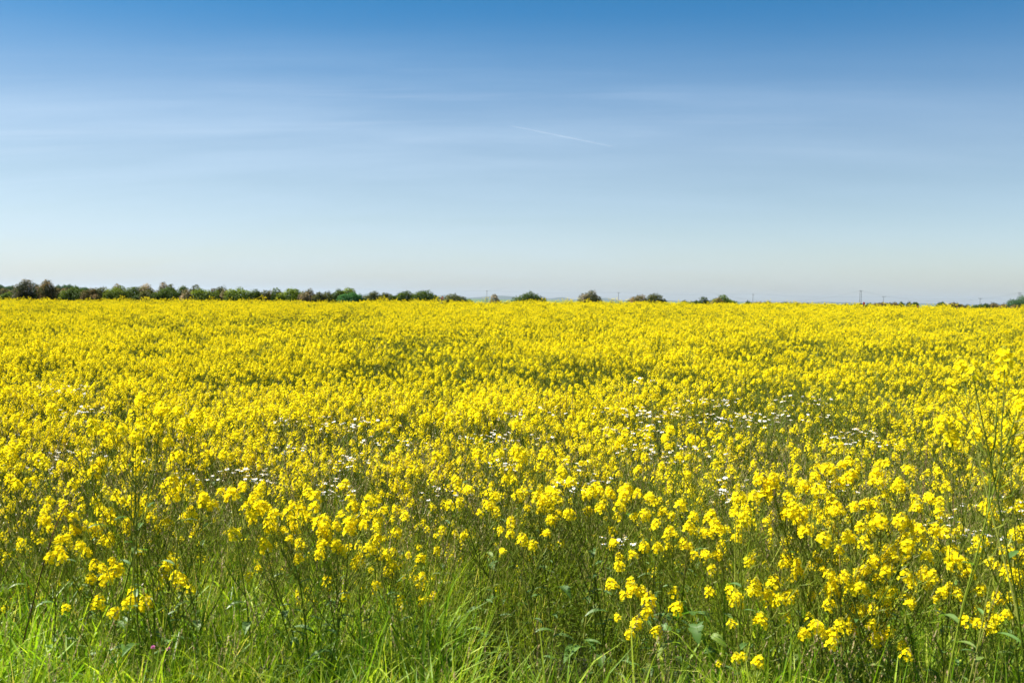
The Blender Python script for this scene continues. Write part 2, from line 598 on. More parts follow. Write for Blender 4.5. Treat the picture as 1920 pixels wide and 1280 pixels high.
LEAVES = [leaf_mb(0.09, 0.011, 0.35), leaf_mb(0.12, 0.017, 0.55), leaf_mb(0.07, 0.012, 0.2), leaf_mb(0.17, 0.032, 0.7, 0.15)]
LEAF_ME = [b.mesh('leaf', [M_RLEAF]) for b in LEAVES]


def curve(p0, d0, length, n, upbend=0.3, wob=0.06):
    pts = [Vector(p0)]
    d = d0.normalized()
    st = length / n
    for i in range(n):
        d = (d + Vector((U(-wob, wob), U(-wob, wob), upbend * 0.5))).normalized()
        pts.append(pts[-1] + d * st)
    return pts


def make_plant(H, nb, pods=12, flower=1.0, spread=0.5, hs=1.0, nleaf=5, lean=0.06, r0=0.0048, loose=False, wob=0.06):
    """returns stem MB, [(head id, matrix)], [(leaf id, matrix)], tip"""
    st = MB(); heads = []; leaves = []
    a = U(0, 6.28)
    main = curve((0, 0, 0), Vector((math.cos(a) * lean, math.sin(a) * lean, 1)), H - 0.04, 7, 0.12, wob)
    k = (H - 0.04) / main[-1].z
    main = [Vector((p.x, p.y, p.z * k)) for p in main]
    st.tube(main, [r0 * (1 - 0.62 * i / 7) for i in range(8)], 5)

    def pt(t):
        f = t * 7; i = min(6, int(f)); return main[i].lerp(main[i + 1], f - i), (main[i + 1] - main[i]).normalized()

    def podset(path, L0, n):
        # pods stand out along the top of a branch, below its flowers
        for j in range(n):
            t = 1 - (0.03 + 0.97 * (j + U(0, 0.7)) / n) * L0
            f = t * (len(path) - 1); i = min(len(path) - 2, int(f))
            p = path[i].lerp(path[i + 1], f - i); d = (path[i + 1] - path[i]).normalized()
            u = perp(d); v = d.cross(u); an = j * 2.4 + U(-.5, .5)
            o_ = u * math.cos(an) + v * math.sin(an)
            age = (j + 1) / n
            pl = (0.022 + 0.045 * min(1, age * 1.8)) * U(0.8, 1.15)
            p1 = p + (o_ * 0.9 + d * 0.5).normalized() * 0.016
            p2 = p1 + (o_ * 0.75 + d * 0.8).normalized() * pl * 0.5
            p3 = p2 + (o_ * 0.35 + d * 1.0 + Vector((U(-.2, .2), U(-.2, .2), 0.1))).normalized() * pl * 0.5
            st.tube([p, p1, p2, p3], [0.0006, 0.0011, 0.0017, 0.0004], 3)

    def head(p, d, s_=1.0):
        q = d.to_track_quat('Z', 'Y').to_matrix().to_4x4()
        heads.append((rng.randrange(4, 11) if loose else rng.randrange(6), Matrix.Translation(p) @ q @ Matrix.Rotation(U(0, 6.28), 4, 'Z') @ Matrix.Scale(s_ * hs * U(0.88, 1.12), 4)))

    podset(main, min(0.5, 0.30 / H), int(pods * 1.3))
    head(main[-1], (main[-1] - main[-2]).normalized(), 1.1)
    a0 = U(0, 6.28)
    for b in range(nb):
        t = 0.40 + 0.48 * (b + U(0, 0.8)) / nb
        p, d = pt(t)
        an = a0 + b * 2.4 + U(-.4, .4)
        out = Vector((math.cos(an), math.sin(an), 0))
        rem = (H - p.z)
        Lb = rem * (U(0.55, 1.08) if loose else U(0.80, 1.08)) + 0.02
        br = curve(p, out * spread + Vector((0, 0, 0.75)), Lb, 5, 0.35, 0.08)
        st.tube(br, [r0 * 0.55, r0 * 0.5, r0 * 0.45, r0 * 0.38, r0 * 0.32, r0 * 0.26], 4)
        podset(br, 0.75, pods)
        if U(0, 1) < flower:
            head(br[-1], (br[-1] - br[-2]).normalized(), 0.95)
        if U(0, 1) < 0.5 * flower and Lb > 0.18:      # side shoot
            i = rng.randrange(1, 4)
            o2 = Vector((U(-1, 1), U(-1, 1), 1.2))
            sb = curve(br[i], o2, Lb * (1 - i / 5) * U(0.8, 1.1), 3, 0.3, 0.08)
            st.tube(sb, [r0 * 0.35, r0 * 0.3, r0 * 0.27, r0 * 0.22], 3)
            podset(sb, 0.6, max(2, pods // 3))
            head(sb[-1], (sb[-1] - sb[-2]).normalized(), 0.8)
    sprigs = []
    if loose:      # late side shoots with a few open flowers, lower down
        for q in range(int(11 * (0.4 + 0.6 * flower))):
            t = U(0.42, 0.9)
            p, d = pt(t)
            an = U(0, 6.28); o_ = Vector((math.cos(an), math.sin(an), 0))
            e_ = p + o_ * U(0.05, 0.16) + Vector((0, 0, U(0.03, 0.12)))
            st.tube([p, p.lerp(e_, .5) + Vector((0, 0, -.008)), e_], [r0 * .25, r0 * .22, r0 * .18], 3)
            sprigs.append((rng.randrange(3), Matrix.Translation(e_) @ Euler((U(-.5, .5), U(-.5, .5), U(0, 6.28))).to_matrix().to_4x4()))
    for l in range(nleaf):
        t = 0.12 + 0.62 * (l + U(0, 1)) / nleaf
        p, d = pt(t)
        leaves.append((3 if t < 0.35 and U(0, 1) < 0.3 else rng.randrange(3), Matrix.Translation(p) @ Matrix.Rotation(U(0, 6.28), 4, 'Z') @ Matrix.Scale(U(0.6, 1.05), 4)))
    return st, heads, leaves, main[-1] + Vector((0, 0, 0.03)), sprigs


def joined(pl, name='rapeseed_plant'):
    st, heads, leaves, tip, sprigs = pl
    b = MB()
    for i, M in sprigs: b.add(SPRIGS[i], M)
    b.add(st, Matrix.Identity(4), {0: 2})
    for i, M in heads: b.add(HEADS[i], M)
    for i, M in leaves: b.add(LEAVES[i], M, {0: 3})
    return b.mesh(name, [M_PETAL, M_BUD, M_STEM, M_RLEAF])


# variants: rich = mostly flower, pod = long past its flowers
RICH = [make_plant(U(0.93, 1.06), rng.randrange(7, 10), 11, 1.0, U(0.35, 0.7), 1.0, loose=True) for _ in range(10)]
MID = [make_plant(U(0.90, 1.04), rng.randrange(6, 9), 15, 0.8, U(0.4, 0.8), 0.92, loose=True) for _ in range(8)]
POD = [make_plant(U(0.88, 1.02), rng.randrange(6, 9), 20, 0.3, U(0.5, 1.0), 0.8, loose=True) for _ in range(6)]
VAR = RICH + MID + POD
VAR_ME = [joined(p) for p in VAR]

# ---- things on the far edge are planned first so the crop leaves them room
# mayweed patches: picture position of the patch, distance, half width (m), number of plants
DAISY = [(20, 868, 6.9, .30, 4), (95, 722, 10.5, .5, 6), (130, 764, 9.0, .4, 5), (135, 838, 7.5, .4, 6), (370, 886, 6.6, .4, 5), (505, 888, 6.7, .35, 6),
         (590, 788, 8.6, .5, 6), (600, 908, 6.4, .35, 6), (700, 790, 8.6, .4, 6), (745, 822, 7.8, .4, 5), (930, 816, 7.8, .5, 10), (985, 770, 9.0, .4, 4),
         (1010, 868, 6.9, .4, 6), (1075, 905, 6.4, .4, 6), (1175, 765, 9.2, .45, 6), (1195, 800, 8.3, .4, 7), (1185, 838, 7.5, .35, 6), (1270, 768, 9.2, .4, 6),
         (1315, 745, 10.0, .4, 6), (1375, 783, 8.8, .5, 6), (1455, 775, 9.0, .6, 10), (1500, 748, 9.9, .35, 4), (1590, 813, 8.1, .4, 6), (1640, 822, 7.9, .35, 5),
         (1300, 850, 7.3, .3, 4), (1390, 910, 6.3, .3, 4), (1230, 700, 11.5, .4, 3), (1850, 998, 5.6, .3, 7), (1880, 948, 5.9, .35, 8), (1780, 985, 5.6, .25, 4),
         (1555, 905, 6.4, .3, 3), (850, 912, 6.4, .3, 4), (690, 868, 6.9, .3, 4), (560, 838, 7.5, .3, 4), (1130, 1000, 5.3, .25, 3), (2, 683, 12.5, .4, 3), (270, 870, 6.9, .3, 3)]
daisy_pts = []
for px, py, D, hw, n in DAISY:
    c = at(px, py, D)
    for k in range(max(2, round(n * 0.65))):
        x = c.x + U(-hw, hw) * .7; y = D + U(-0.14, 0.14)
        daisy_pts.append((x, y, max(0.55, min(1.02, c.z - gz(x, y))) + U(-0.05, 0.03)))
DP = np.array(daisy_pts)


def near_daisy(x, y):
    dx = DP[:, 0] - x; dy = DP[:, 1] - y
    return bool(np.any((dx * dx < 0.010) & (dy > -0.08) & (dy < 0.40)))


def height_k(x, y):
    k = 1.0 + 0.14 * noise.noise(Vector((x * 0.45, y * 0.45, 1.3))) + 0.05 * noise.noise(Vector((x * 1.7, y * 1.7, 4.3)))
    if y < 6.3 and x / y * FPX + 960 < 1250:
        k *= 0.80 + 0.2 * max(0, (y - 4.7) / 1.6)
    if y < 14:
        k *= 0.90 + 0.10 * max(0, (y - 6) / 8)
    return k


def richness(x, y):
    """0 = gone to pod, 1 = full flower; patchy as in the field"""
    v = 0.64 + 1.05 * noise.noise(Vector((x * 0.22, y * 0.16, 9.1))) + 0.25 * noise.noise(Vector((x * 0.9, y * 0.9, 2.2)))
    px = x / max(y, 1) * FPX + 960
    if y < 7:
        v += (-0.6 if px < 470 else (0.1 if px > 1250 else -0.35)) * (1.0 if y < 6 else 0.5)
    if 6.2 < y < 12:
        v += 0.16
    if 1670 < px < 1870 and 4.5 < y < 6.6:
        v -= 0.8
    if y > 38:
        v += 0.15
    if 8.5 < y < 17 and 1150 < px < 1800:
        v -= 0.38 * math.exp(-((px - 1500) / 260) ** 2) + 0.05
    return v


def pick(v):
    v += U(-0.22, 0.22)
    if v > 0.6: return rng.randrange(0, 10)
    if v > 0.3: return 10 + rng.randrange(8)
    return 18 + rng.randrange(6)


# ---- individually set plants at the near edge (tip position in the picture, distance)
HERO = [
    (248, 768, 4.2, 'tall rapeseed plant with big blurred blooms rising highest in the left foreground'),
    (302, 762, 4.3, 'tall bright rapeseed plant second from the left in the raised left cluster'),
    (268, 796, 4.0, 'rapeseed plant with a fat rounded bloom at the front of the raised left cluster'),
    (346, 792, 4.3, 'rapeseed plant closing the right side of the raised left cluster'),
    (210, 828, 4.5, 'rapeseed plant leaning at the left foot of the raised left cluster'),
    (180, 876, 4.6, 'rapeseed plant with wide bloom below and left of the raised left cluster'),
    (262, 872, 4.6, 'rapeseed plant with stacked blooms just below the raised left cluster'),
    (383, 848, 4.7, 'rapeseed plant standing alone between the left cluster and the daisies'),
    (120, 960, 4.7, None), (190, 955, 4.8, None), (30, 905, 5.0, None), (325, 928, 4.5, None), (380, 938, 4.6, None), (435, 925, 4.5, None),
    (245, 940, 4.7, None), (295, 985, 4.6, None), (165, 985, 4.6, None), (195, 1012, 4.5, None), (112, 1008, 4.5, None),
    (488, 948, 4.3, 'bushy rapeseed plant at the left of the orange-yellow clump in the lower left'),
    (540, 958, 4.3, 'bushy rapeseed plant in the middle of the orange-yellow clump in the lower left'),
    (600, 975, 4.3, None), (640, 958, 4.4, None), (655, 925, 4.6, None), (632, 1020, 4.3, None), (690, 965, 4.7, None),
    (500, 1020, 4.2, None), (655, 990, 4.3, None),
    (218, 1066, 4.4, 'small low rapeseed flower in the grass at lower left'), (275, 1128, 4.2, 'lowest small rapeseed flower deep in the grass at lower left'),
    (340, 1085, 4.4, None), (318, 1052, 4.5, None), (182, 1128, 4.2, None),
    (672, 1050, 4.5, None), (735, 1058, 4.6, None),
    (885, 772, 5.4, None), (970, 795, 5.5, None), (975, 850, 5.0, None), (1010, 925, 4.9, None), (900, 955, 4.8, None), (880, 915, 5.0, None), (1032, 968, 4.9, None),
    (980, 1008, 4.5, 'single flat topped rapeseed bloom above the dark gap in the grass'),
    (1165, 826, 4.9, 'rapeseed plant with one fat bloom standing clear in the middle of the field edge'),
    (1272, 850, 4.8, None), (1297, 822, 4.9, None), (1100, 915, 4.8, None), (1130, 935, 4.8, None), (1072, 900, 4.9, None), (1170, 930, 4.8, None), (1230, 935, 4.7, None),
    (1415, 925, 4.2, 'tall rapeseed plant with long bloom at the left of the dense right clump'),
    (1448, 905, 4.3, None), (1495, 872, 4.4, None), (1560, 878, 4.4, None), (1598, 888, 4.4, None),
    (1645, 885, 4.3, 'tall rapeseed plant with the top bloom of the dense right clump'), (1660, 920, 4.3, None), (1475, 955, 4.3, None), (1505, 955, 4.3, None),
    (1592, 1005, 4.0, 'rapeseed plant with the largest bloom low in the right clump'), (1700, 985, 4.3, None), (1640, 960, 4.3, None), (1570, 950, 4.3, None),
    (1325, 1036, 4.4, 'rapeseed plant with one round bloom right of the dark gap'), (1345, 990, 4.5, None), (1252, 1000, 4.5, None), (1208, 1018, 4.5, None), (1300, 965, 4.6, None),
    (1415, 1100, 4.2, 'low rapeseed plant with drooping bloom above the yellow-green grass'), (1445, 1118, 4.2, None), (1382, 1125, 4.3, None), (1500, 1070, 4.2, None), (1480, 1050, 4.3, None),
    (1585, 1078, 4.1, None), (1640, 1050, 4.1, None), (1670, 1060, 4.1, None), (1558, 1100, 4.2, None), (1610, 1140, 4.1, None),
    (1655, 1110, 4.0, 'rapeseed plant with double bloom in the lower right grass'), (1530, 1172, 4.0, 'lowest rapeseed bloom in the grass at lower right'), (1558, 1188, 4.0, None), (1648, 1190, 4.0, None), (1590, 1175, 4.1, None),
    (1730, 1076, 4.1, None), (1762, 998, 4.3, None), (1797, 1110, 4.0, None), (1816, 1072, 4.1, None), (1745, 930, 4.6, None), (1425, 1158, 4.1, None), (1420, 1235, 3.9, None),
    (1890, 1028, 3.9, None), (1898, 1120, 3.9, None), (1868, 965, 4.0, None), (1890, 1065, 3.9, None), (1860, 1170, 3.9, None), (1905, 1000, 4.0, None), (1700, 1030, 4.3, None),
    (1186, 1103, 4.4, None), (1215, 1122, 4.3, None), (1192, 1165, 4.3, None),
    (1830, 812, 3.8, 'rapeseed plant with one flat bloom left of the tall blurred plant at right'), (1860, 830, 3.8, None), (1880, 905, 3.8, None), (1885, 860, 3.8, None),
    (1826, 690, 3.3, 'tallest rapeseed plant leaning in from the right and blurred'),
    (1912, 735, 3.4, 'tall blurred rapeseed plant at the right border behind its neighbour'), (1893, 800, 3.6, None), 
]
TALL = [make_plant(1.5, 4, 14, 1.0, 0.6, 0.98, 7, 0.22, 0.0042, wob=.09) for _ in range(4)]
SLIM = [make_plant(1.5, 2, 14, 1.0, 0.5, 0.9, 6, 0.25, 0.0044, wob=.10) for _ in range(3)]
FULL = [make_plant(1.02, 4, 15, 1.0, 0.7, 0.98, 6, .15, wob=.09) for _ in range(8)]
LOW = [make_plant(0.68, 2, 12, 0.8, 0.7, 0.95, 5, .2, wob=.1) for _ in range(5)]
TINY = [make_plant(0.50, 1, 10, 0.7, 0.6, 0.95, 4, .25, wob=.1) for _ in range(3)]
SETS = [(1.5, TALL), (1.02, FULL), (0.68, LOW), (0.50, TINY)]
stem_cache = {}


LANDMARKS = [(18, 'low trimmed bush'), (50, 'left tall hawthorn'), (90, 'right tall hawthorn'), (141, 'first large hedge bush'), (222, 'brightest hedge bush'),
             (275, 'spiky tan hedge bush'), (310, 'highest twiggy hedge bush'), (377, 'neatly trimmed hedge bush'), (446, 'widest trimmed hedge bush'), (519, 'twin sprig hedge bush'),
             (581, 'purplish brown hedge bush'), (655, 'vivid green hedge bush'), (722, 'flat olive hedge bush'), (795, 'last bush of the hedge'), (852, 'orange marker'), (928, 'leggy tan bush'),
             (993, 'wide lone green bush'), (1106, 'egg shaped bush'), (1160, 'pole between bushes'), (1211, 'pair of bushes'), (1319, 'thin twiggy bush'), (1357, 'wide olive bush'),
             (1412, 'pole right of centre'), (1500, 'low far bushes'), (1614, 'twin legged pole'), (1657, 'crossarm pole'), (1716, 'small round far bushes'), (1767, 'green far bush'), (1838, 'right hand pole'), (1912, 'spreading tree')]
ORD = ['first', 'second', 'third', 'fourth', 'fifth', 'sixth', 'seventh', 'eighth', 'ninth', 'tenth', 'eleventh', 'twelfth', 'thirteenth', 'fourteenth', 'fifteenth', 'sixteenth', 'seventeenth', 'eighteenth', 'nineteenth', 'twentieth', 'twenty-first', 'twenty-second', 'twenty-third', 'twenty-fourth', 'twenty-fifth', 'twenty-sixth']
pending = []


def landmark(px):
    return min(LANDMARKS, key=lambda l: abs(l[0] - px))[1]


def name_pending():
    # plants that look alike are told apart by what they stand below on the skyline and their order towards it
    groups = {}
    for o, what, px, dist in pending:
        groups.setdefault((what, landmark(px)), []).append((dist, px, o))
    for (what, lm), lst in groups.items():
        lst.sort(key=lambda q: q[0])
        for i, (dist, px, o) in enumerate(lst):
            if len(lst) == 1: o['label'] = '%s, the only one below the %s' % (what, lm)
            else: o['label'] = '%s, %s nearest below the %s' % (what, ORD[min(i, 25)], lm)


def place_plant(pl, loc, rz, sc, label, group, keep_heads=None, tilt=(0, 0)):
    st, heads, leaves, tip, sprigs = pl
    if id(st) not in stem_cache:
        stem_cache[id(st)] = st.mesh('stem', [M_STEM])
    root = empty('rapeseed_plant', loc, rz)
    root.rotation_euler = (tilt[0], tilt[1], rz)
    root.scale = (sc, sc, sc)
    tag(root, label, 'rapeseed plant', group)
    inst('stem', stem_cache[id(st)], root, Matrix.Identity(4))
    for i, M in sprigs: inst('flower_head', SPRIG_ME[i], root, M)
    for i, M in leaves: inst('leaf', LEAF_ME[i], root, M)
    for i, M in heads: inst('flower_head', HEAD_ME[i], root, M)
    return root
    return root


near_xy = []
zone = lambda px: 'left' if px < 450 else ('right' if px > 1350 else 'middle')
for px, py, D, label in HERO:
    P = at(px, py, D)
    H = P.z - gz(P.x, D)
    Hs, S = min(SETS, key=lambda s: abs(math.log(s[0] / max(H, 0.2))))
    if D < 3.9 and H > 1.2: S = SLIM
    pl = rng.choice(S)
    sc = H / pl[3].z
    rz = U(0, 6.28)
    off = Matrix.Rotation(rz, 3, 'Z') @ Vector((pl[3].x, pl[3].y, 0)) * sc
    loc = Vector((P.x - off.x, D - off.y, gz(P.x, D)))
    o = place_plant(pl, loc, rz, sc, label or 'x', 'rapeseed plants standing at the near edge of the crop')
    if not label: pending.append((o, 'low rapeseed plant in verge grass' if H < 0.75 else 'large bloomed rapeseed plant', px, D))
    near_xy.append((loc.x, loc.y))

# ---- the crop: jittered rows over the visible wedge and a margin to each side
cand = []
step = 0.262
y = 4.75
while y < EDGE_Y + 3:
    stp = step if y < 30 else 0.31
    half = 0.60 * y + 3.0
    x = -half
    while x < half:
        X = x + U(-0.5, 0.5) * stp; Y = y + U(-0.5, 0.5) * stp
        x += stp
        ey = EDGE_Y + 0.8 * noise.noise(Vector((X * 0.2, 0, 5)))
        if Y > ey: continue
        if Y < 5.5:
            if U(0, 1) < 0.45: continue
            if -0.35 < X < 1.0 and Y < 5.35: continue
        if Y < 12.5 and near_daisy(X, Y): continue
        gap = noise.noise(Vector((X * 0.5, Y * 0.35, 17.0)))
        if Y < 14 and gap > 0.3 and U(0, 1) < 0.3: continue
        if Y < 14 and U(0, 1) < 0.08: continue
        if 11 < Y < 45 and noise.noise(Vector((X * 0.30, Y * 0.13, 41.0))) > 0.15 and U(0, 1) < 0.5: continue
        cand.append((X, Y))
        if 5.8 < Y < 11.5 and U(0, 1) < 0.6 and not near_daisy(X + 0.1, Y + 0.1): cand.append((X + U(.06, .16), Y + U(.06, .16)))
    y += stp
vis = [c for c in cand if abs(c[0]) < 0.53 * c[1]]
vis.sort(key=lambda c: c[1])
NSOLO = 300 - len(HERO)
solo = set(vis[:NSOLO])
pts, rots, scs, idx = [], [], [], []
for c in cand:
    X, Y = c
    r_ = richness(X, Y)
    k = height_k(X, Y)
    i = pick(r_)
    k *= U(0.90, 1.07)
    if any(abs(X / Y * FPX + 960 - q) < 6 for q in (829, 1620, 1721, 1795)) and Y > 30: k *= 0.86
    if U(0, 1) < 0.06 and Y > 12: k *= U(1.08, 1.25)
    rz = U(0, 6.283)
    if c in solo:
        px = X / Y * FPX + 960
        kind = 'full flowering' if i < 10 else ('half flowering' if i < 18 else 'sparsely flowering podded')
        o = place_plant(VAR[i], (X, Y, gz(X, Y)), rz, k, 'x', 'rapeseed plants in the front rows of the crop', tilt=(U(-.06, .06), U(-.06, .06)))
        pending.append((o, kind + ' rapeseed plant', px, Y))
    else:
        pts.append((X, Y, gz(X, Y) - 0.01)); rots.append((U(-.09, .09), U(-.09, .09), rz))
        scs.append((k, k, k)); idx.append(i)
print('crop instances', len(pts), 'solo', len(solo))
tag(scatter('rapeseed_crop', pts, rots, scs, idx, VAR_ME), 'dense yellow flowering rapeseed crop filling the field to the hedge', 'rapeseed crop', kind='stuff')


# ------------------------------------------------------------------ grass and weeds
def blade(b, p, L_, wd, bend, az_, n=5, m=0, up=1.0):
    out = Vector((math.cos(az_), math.sin(az_), 0))
    pts_, w_ = [], []
    th = U(0.03, 0.25)
    q = Vector(p)
    for i in range(n + 1):
        t = i / n
        pts_.append(q.copy())
        w_.append(max(0.0003, wd * (1 - t ** 2.2) * (0.7 + 0.3 * min(1, t * 5))))
        a = th + bend * (t ** 1.7)
        q = q + (out * math.sin(a) + Vector((0, 0, math.cos(a)))) * (L_ / n)
    s0 = Vector((-out.y, out.x, 0))
    tw = U(-0.9, 0.9)
    sides = [(s0 * math.cos(tw * i / n) + out * math.sin(tw * i / n) * 0.8).normalized() for i in range(n + 1)]
    b.ribbon(pts_, sides, w_, m, fold=0.3)
    return pts_[-1]


def grass_tuft(nb, hmin, hmax, wmin, wmax, rad, seeds=0, m=0, bendmax=1.5):
    b = MB()
    for i in range(nb):
        a = U(0, 6.28); r_ = rad * math.sqrt(U(0, 1))
        blade(b, (math.cos(a) * r_, math.sin(a) * r_, 0), U(hmin, hmax), U(wmin, wmax), U(0.1, bendmax) if U(0, 1) < 0.8 else U(1.5, 2.6), U(0, 6.28), 5, m)
    for i in range(seeds):
        a = U(0, 6.28); r_ = rad * math.sqrt(U(0, 1))
        H = hmax * U(0.95, 1.35)
        az_ = U(0, 6.28); o_ = Vector((math.cos(az_), math.sin(az_), 0))
        p = [Vector((math.cos(a) * r_, math.sin(a) * r_, 0)) + o_ * (0.25 * H * t * t) + Vector((0, 0, H * t)) for t in (0, .3, .6, .85, 1)]
        b.tube(p[:4], [0.0011, 0.001, 0.0009, 0.0008], 3, 2)
        d = (p[4] - p[3])
        for k in range(16):
            c = p[3] + d * (k / 16)
            e_ = Vector((U(-1, 1), U(-1, 1), U(0.6, 1.6))).normalized() * 0.009
            s_ = perp(e_) * 0.0016
            b.face([c - s_, c + e_ * 0.5 - s_ * 1.3, c + e_, c + e_ * 0.5 + s_ * 1.3, c + s_], 1)
    return b


GM = [M_GRASS, M_SEED, M_STEM]
FINE = [grass_tuft(34, 0.26, 0.60, 0.0018, 0.0040, 0.10, 1 if i % 2 else 0) for i in range(8)]
FINE_ME = [b.mesh('grass_tuft', GM) for b in FINE]
BROAD_ME = [grass_tuft(9, 0.42, 0.85, 0.005, 0.0125, 0.06, 0, 0, 2.4).mesh('broad_grass_tuft', [M_WIDE]) for _ in range(6)]
TALLG_ME = [grass_tuft(12, 0.45, 0.85, 0.0018, 0.0040, 0.08, 5, 0, 1.2).mesh('tall_grass_tuft', GM) for _ in range(6)]


def weed():
    b = MB()
    for i in range(rng.randrange(9, 15)):
        a = U(0, 6.28); H = U(0.15, 0.68)
        p0 = Vector((U(-.08, .08), U(-.08, .08), 0))
        top = p0 + Vector((math.cos(a) * H * 0.4, math.sin(a) * H * 0.4, H))
        b.tube([p0, p0.lerp(top, 0.5) + Vector((0, 0, 0.02)), top], [0.0018, 0.0014, 0.0008], 3, 1)
        for k in range(9):
            t = 0.2 + 0.8 * k / 8
            c = p0.lerp(top, t)
            d = Vector((U(-1, 1), U(-1, 1), U(-0.1, 0.9))).normalized() * U(0.02, 0.046)
            s_ = perp(d) * d.length * U(0.12, 0.28)
            b.face([c, c + d * 0.45 + s_, c + d, c + d * 0.45 - s_], 0)
    return b.mesh('weed', [M_WEED, M_STEM])


WEED_ME = [weed() for _ in range(6)]


def spread_pts(x0, x1, y0, y1, n, fn):
    P, Ro, S, I = [], [], [], []
    for _ in range(n):
        X, Y = U(x0, x1), U(y0, y1)
        q = fn(X, Y)
        if q is None: continue
        s_, i = q
        P.append((X, Y, gz(X, Y) - 0.005)); Ro.append((U(-.1, .1), U(-.1, .1), U(0, 6.28))); S.append((s_, s_, s_)); I.append(i)
    return P, Ro, S, I


def verge(X, Y):
    px = X / Y * FPX + 960
    front = 6.6 + 0.25 * noise.noise(Vector((X * 0.8, 0, 3)))
    if Y > front: return None
    s_ = 1.0 + 0.22 * noise.noise(Vector((X * 1.1, Y * 1.1, 8)))
    if 860 < px < 1360 and Y > 4.0:
        if U(0, 1) < 0.86: return None
        s_ *= 0.7
    if px >= 1340: s_ *= 1.02
    return s_ * U(0.75, 1.15), rng.randrange(8)


tag(scatter('verge_grass', *spread_pts(-8, 8, 1.6, 6.9, 9500, verge), FINE_ME), 'fine bright green grass along the near verge', 'grass', kind='stuff')


def vbroad(X, Y):
    px = X / Y * FPX + 960
    if Y > 5.2 or noise.noise(Vector((X * 1.3, Y * 1.3, 31))) < -0.05: return None
    if 860 < px < 1360 and Y > 4.1 and U(0, 1) < 0.88: return None
    return U(0.6, 1.0), rng.randrange(6)


def vfront(X, Y):
    px = X / Y * FPX + 960
    if 860 < px < 1360 and Y > 3.9: return None
    return U(0.62, 0.98), rng.randrange(6)


tag(scatter('broad_leaved_grass', *[a + b for a, b in zip(spread_pts(-7, 7, 2.6, 5.7, 2700, vbroad), spread_pts(-5, 5, 3.2, 4.9, 1500, vfront))], BROAD_ME), 'broad arching grass blades along the near verge', 'grass', kind='stuff')


def tallg(X, Y):
    px = X / Y * FPX + 960
    if Y > 7.5 and U(0, 1) < 0.6: return None
    if Y < 5.0 and U(0, 1) < 0.6: return None
    if 860 < px < 1360 and Y < 5.6 and U(0, 1) < 0.8: return None
    return U(0.75, 1.1), rng.randrange(6)


tag(scatter('tall_seeding_grass', *[a + b for a, b in zip(spread_pts(-9, 9, 4.3, 11, 3200, tallg), spread_pts(-5, 5, 5.0, 7.6, 1100, lambda X, Y: None if (860 < X / Y * FPX + 960 < 1360 and Y < 6.4 and U(0, 1) < 0.75) else (U(0.6, 0.95), rng.randrange(6))))], TALLG_ME), 'tall thin seeding grass among the front of the crop', 'grass', kind='stuff')


def weeds(X, Y):
    px = X / Y * FPX + 960
    if 860 < px < 1360 and Y < 5.8 and U(0, 1) < 0.2: return None
    if abs(X) > 0.6 * Y + 3: return None
    return U(0.7, 1.25) * (0.55 if Y < 4.6 else 1.0 if Y < 12 else 1.15), rng.randrange(6)


UA = spread_pts(-24, 24, 3.4, 36, 11500, weeds)
UB = spread_pts(-6.5, 6.5, 4.4, 9.0, 1500, lambda X, Y: (U(0.55, 1.0), rng.randrange(6)))
tag(scatter('green_undergrowth', *[a + b for a, b in zip(UA, UB)], WEED_ME), 'leafy green undergrowth between the rapeseed stems', 'undergrowth', kind='stuff')

# ------------------------------------------------------------------ mayweed
def make_daisy():
    b = MB()
    n = 11
    for k in range(n):
        a = 2 * math.pi * k / n + U(-.08, .08)
        d = Vector((math.cos(a), math.sin(a), 0)); s_ = Vector((-d.y, d.x, 0))
        dr = U(-0.004, 0.002)
        b.face([d * 0.004 - s_ * 0.002, d * 0.012 - s_ * 0.0036 + Vector((0, 0, dr * .4)), d * 0.018 - s_ * 0.0015 + Vector((0, 0, dr)), d * 0.018 + s_ * 0.0015 + Vector((0, 0, dr)), d * 0.012 + s_ * 0.0036 + Vector((0, 0, dr * .4)), d * 0.004 + s_ * 0.002], 0)
    for k in range(8):
        a, a2 = k * math.pi / 4, (k + 1) * math.pi / 4
        r_ = 0.0062
        p, q = Vector((math.cos(a) * r_, math.sin(a) * r_, 0.0005)), Vector((math.cos(a2) * r_, math.sin(a2) * r_, 0.0005))
        pu, qu = p * 0.65 + Vector((0, 0, 0.003)), q * 0.65 + Vector((0, 0, 0.003))
        b.face([p, q, qu, pu], 1); b.face([pu, qu, Vector((0, 0, 0.0045))], 1)
    return b


DAISY_ME = [make_daisy().mesh('flower', [M_WHITE, M_DISC]) for _ in range(3)]


def make_mayweed():
    b = MB(); fl = []
    for i in range(7):
        a = U(0, 6.28); r_ = U(0.01, 0.13)
        top = Vector((math.cos(a) * r_, math.sin(a) * r_, 0.8 * U(0.92, 1.0)))
        mid = Vector((top.x * 0.45, top.y * 0.45, 0.5))
        b.tube([(0, 0, 0), mid, top], [0.0016, 0.0013, 0.0009], 3, 1)
        fl.append((rng.randrange(3), Matrix.Translation(top) @ Euler((U(-.4, .25), U(-.3, .3), U(0, 6))).to_matrix().to_4x4() @ Matrix.Scale(U(0.65, 0.95), 4)))
        for k in range(26):
            c = mid.lerp(top, U(-0.6, 0.9)) if k % 2 else Vector((0, 0, 0)).lerp(mid, U(0.4, 1))
            d = Vector((U(-1, 1), U(-1, 1), U(0, 0.9))).normalized() * U(0.025, 0.05)
            s_ = perp(d) * 0.0016
            b.face([c - s_, c + d * 0.6 - s_, c + d, c + d * 0.6 + s_, c + s_], 0)
    return b.mesh('foliage', [M_WEED, M_STEM]), fl


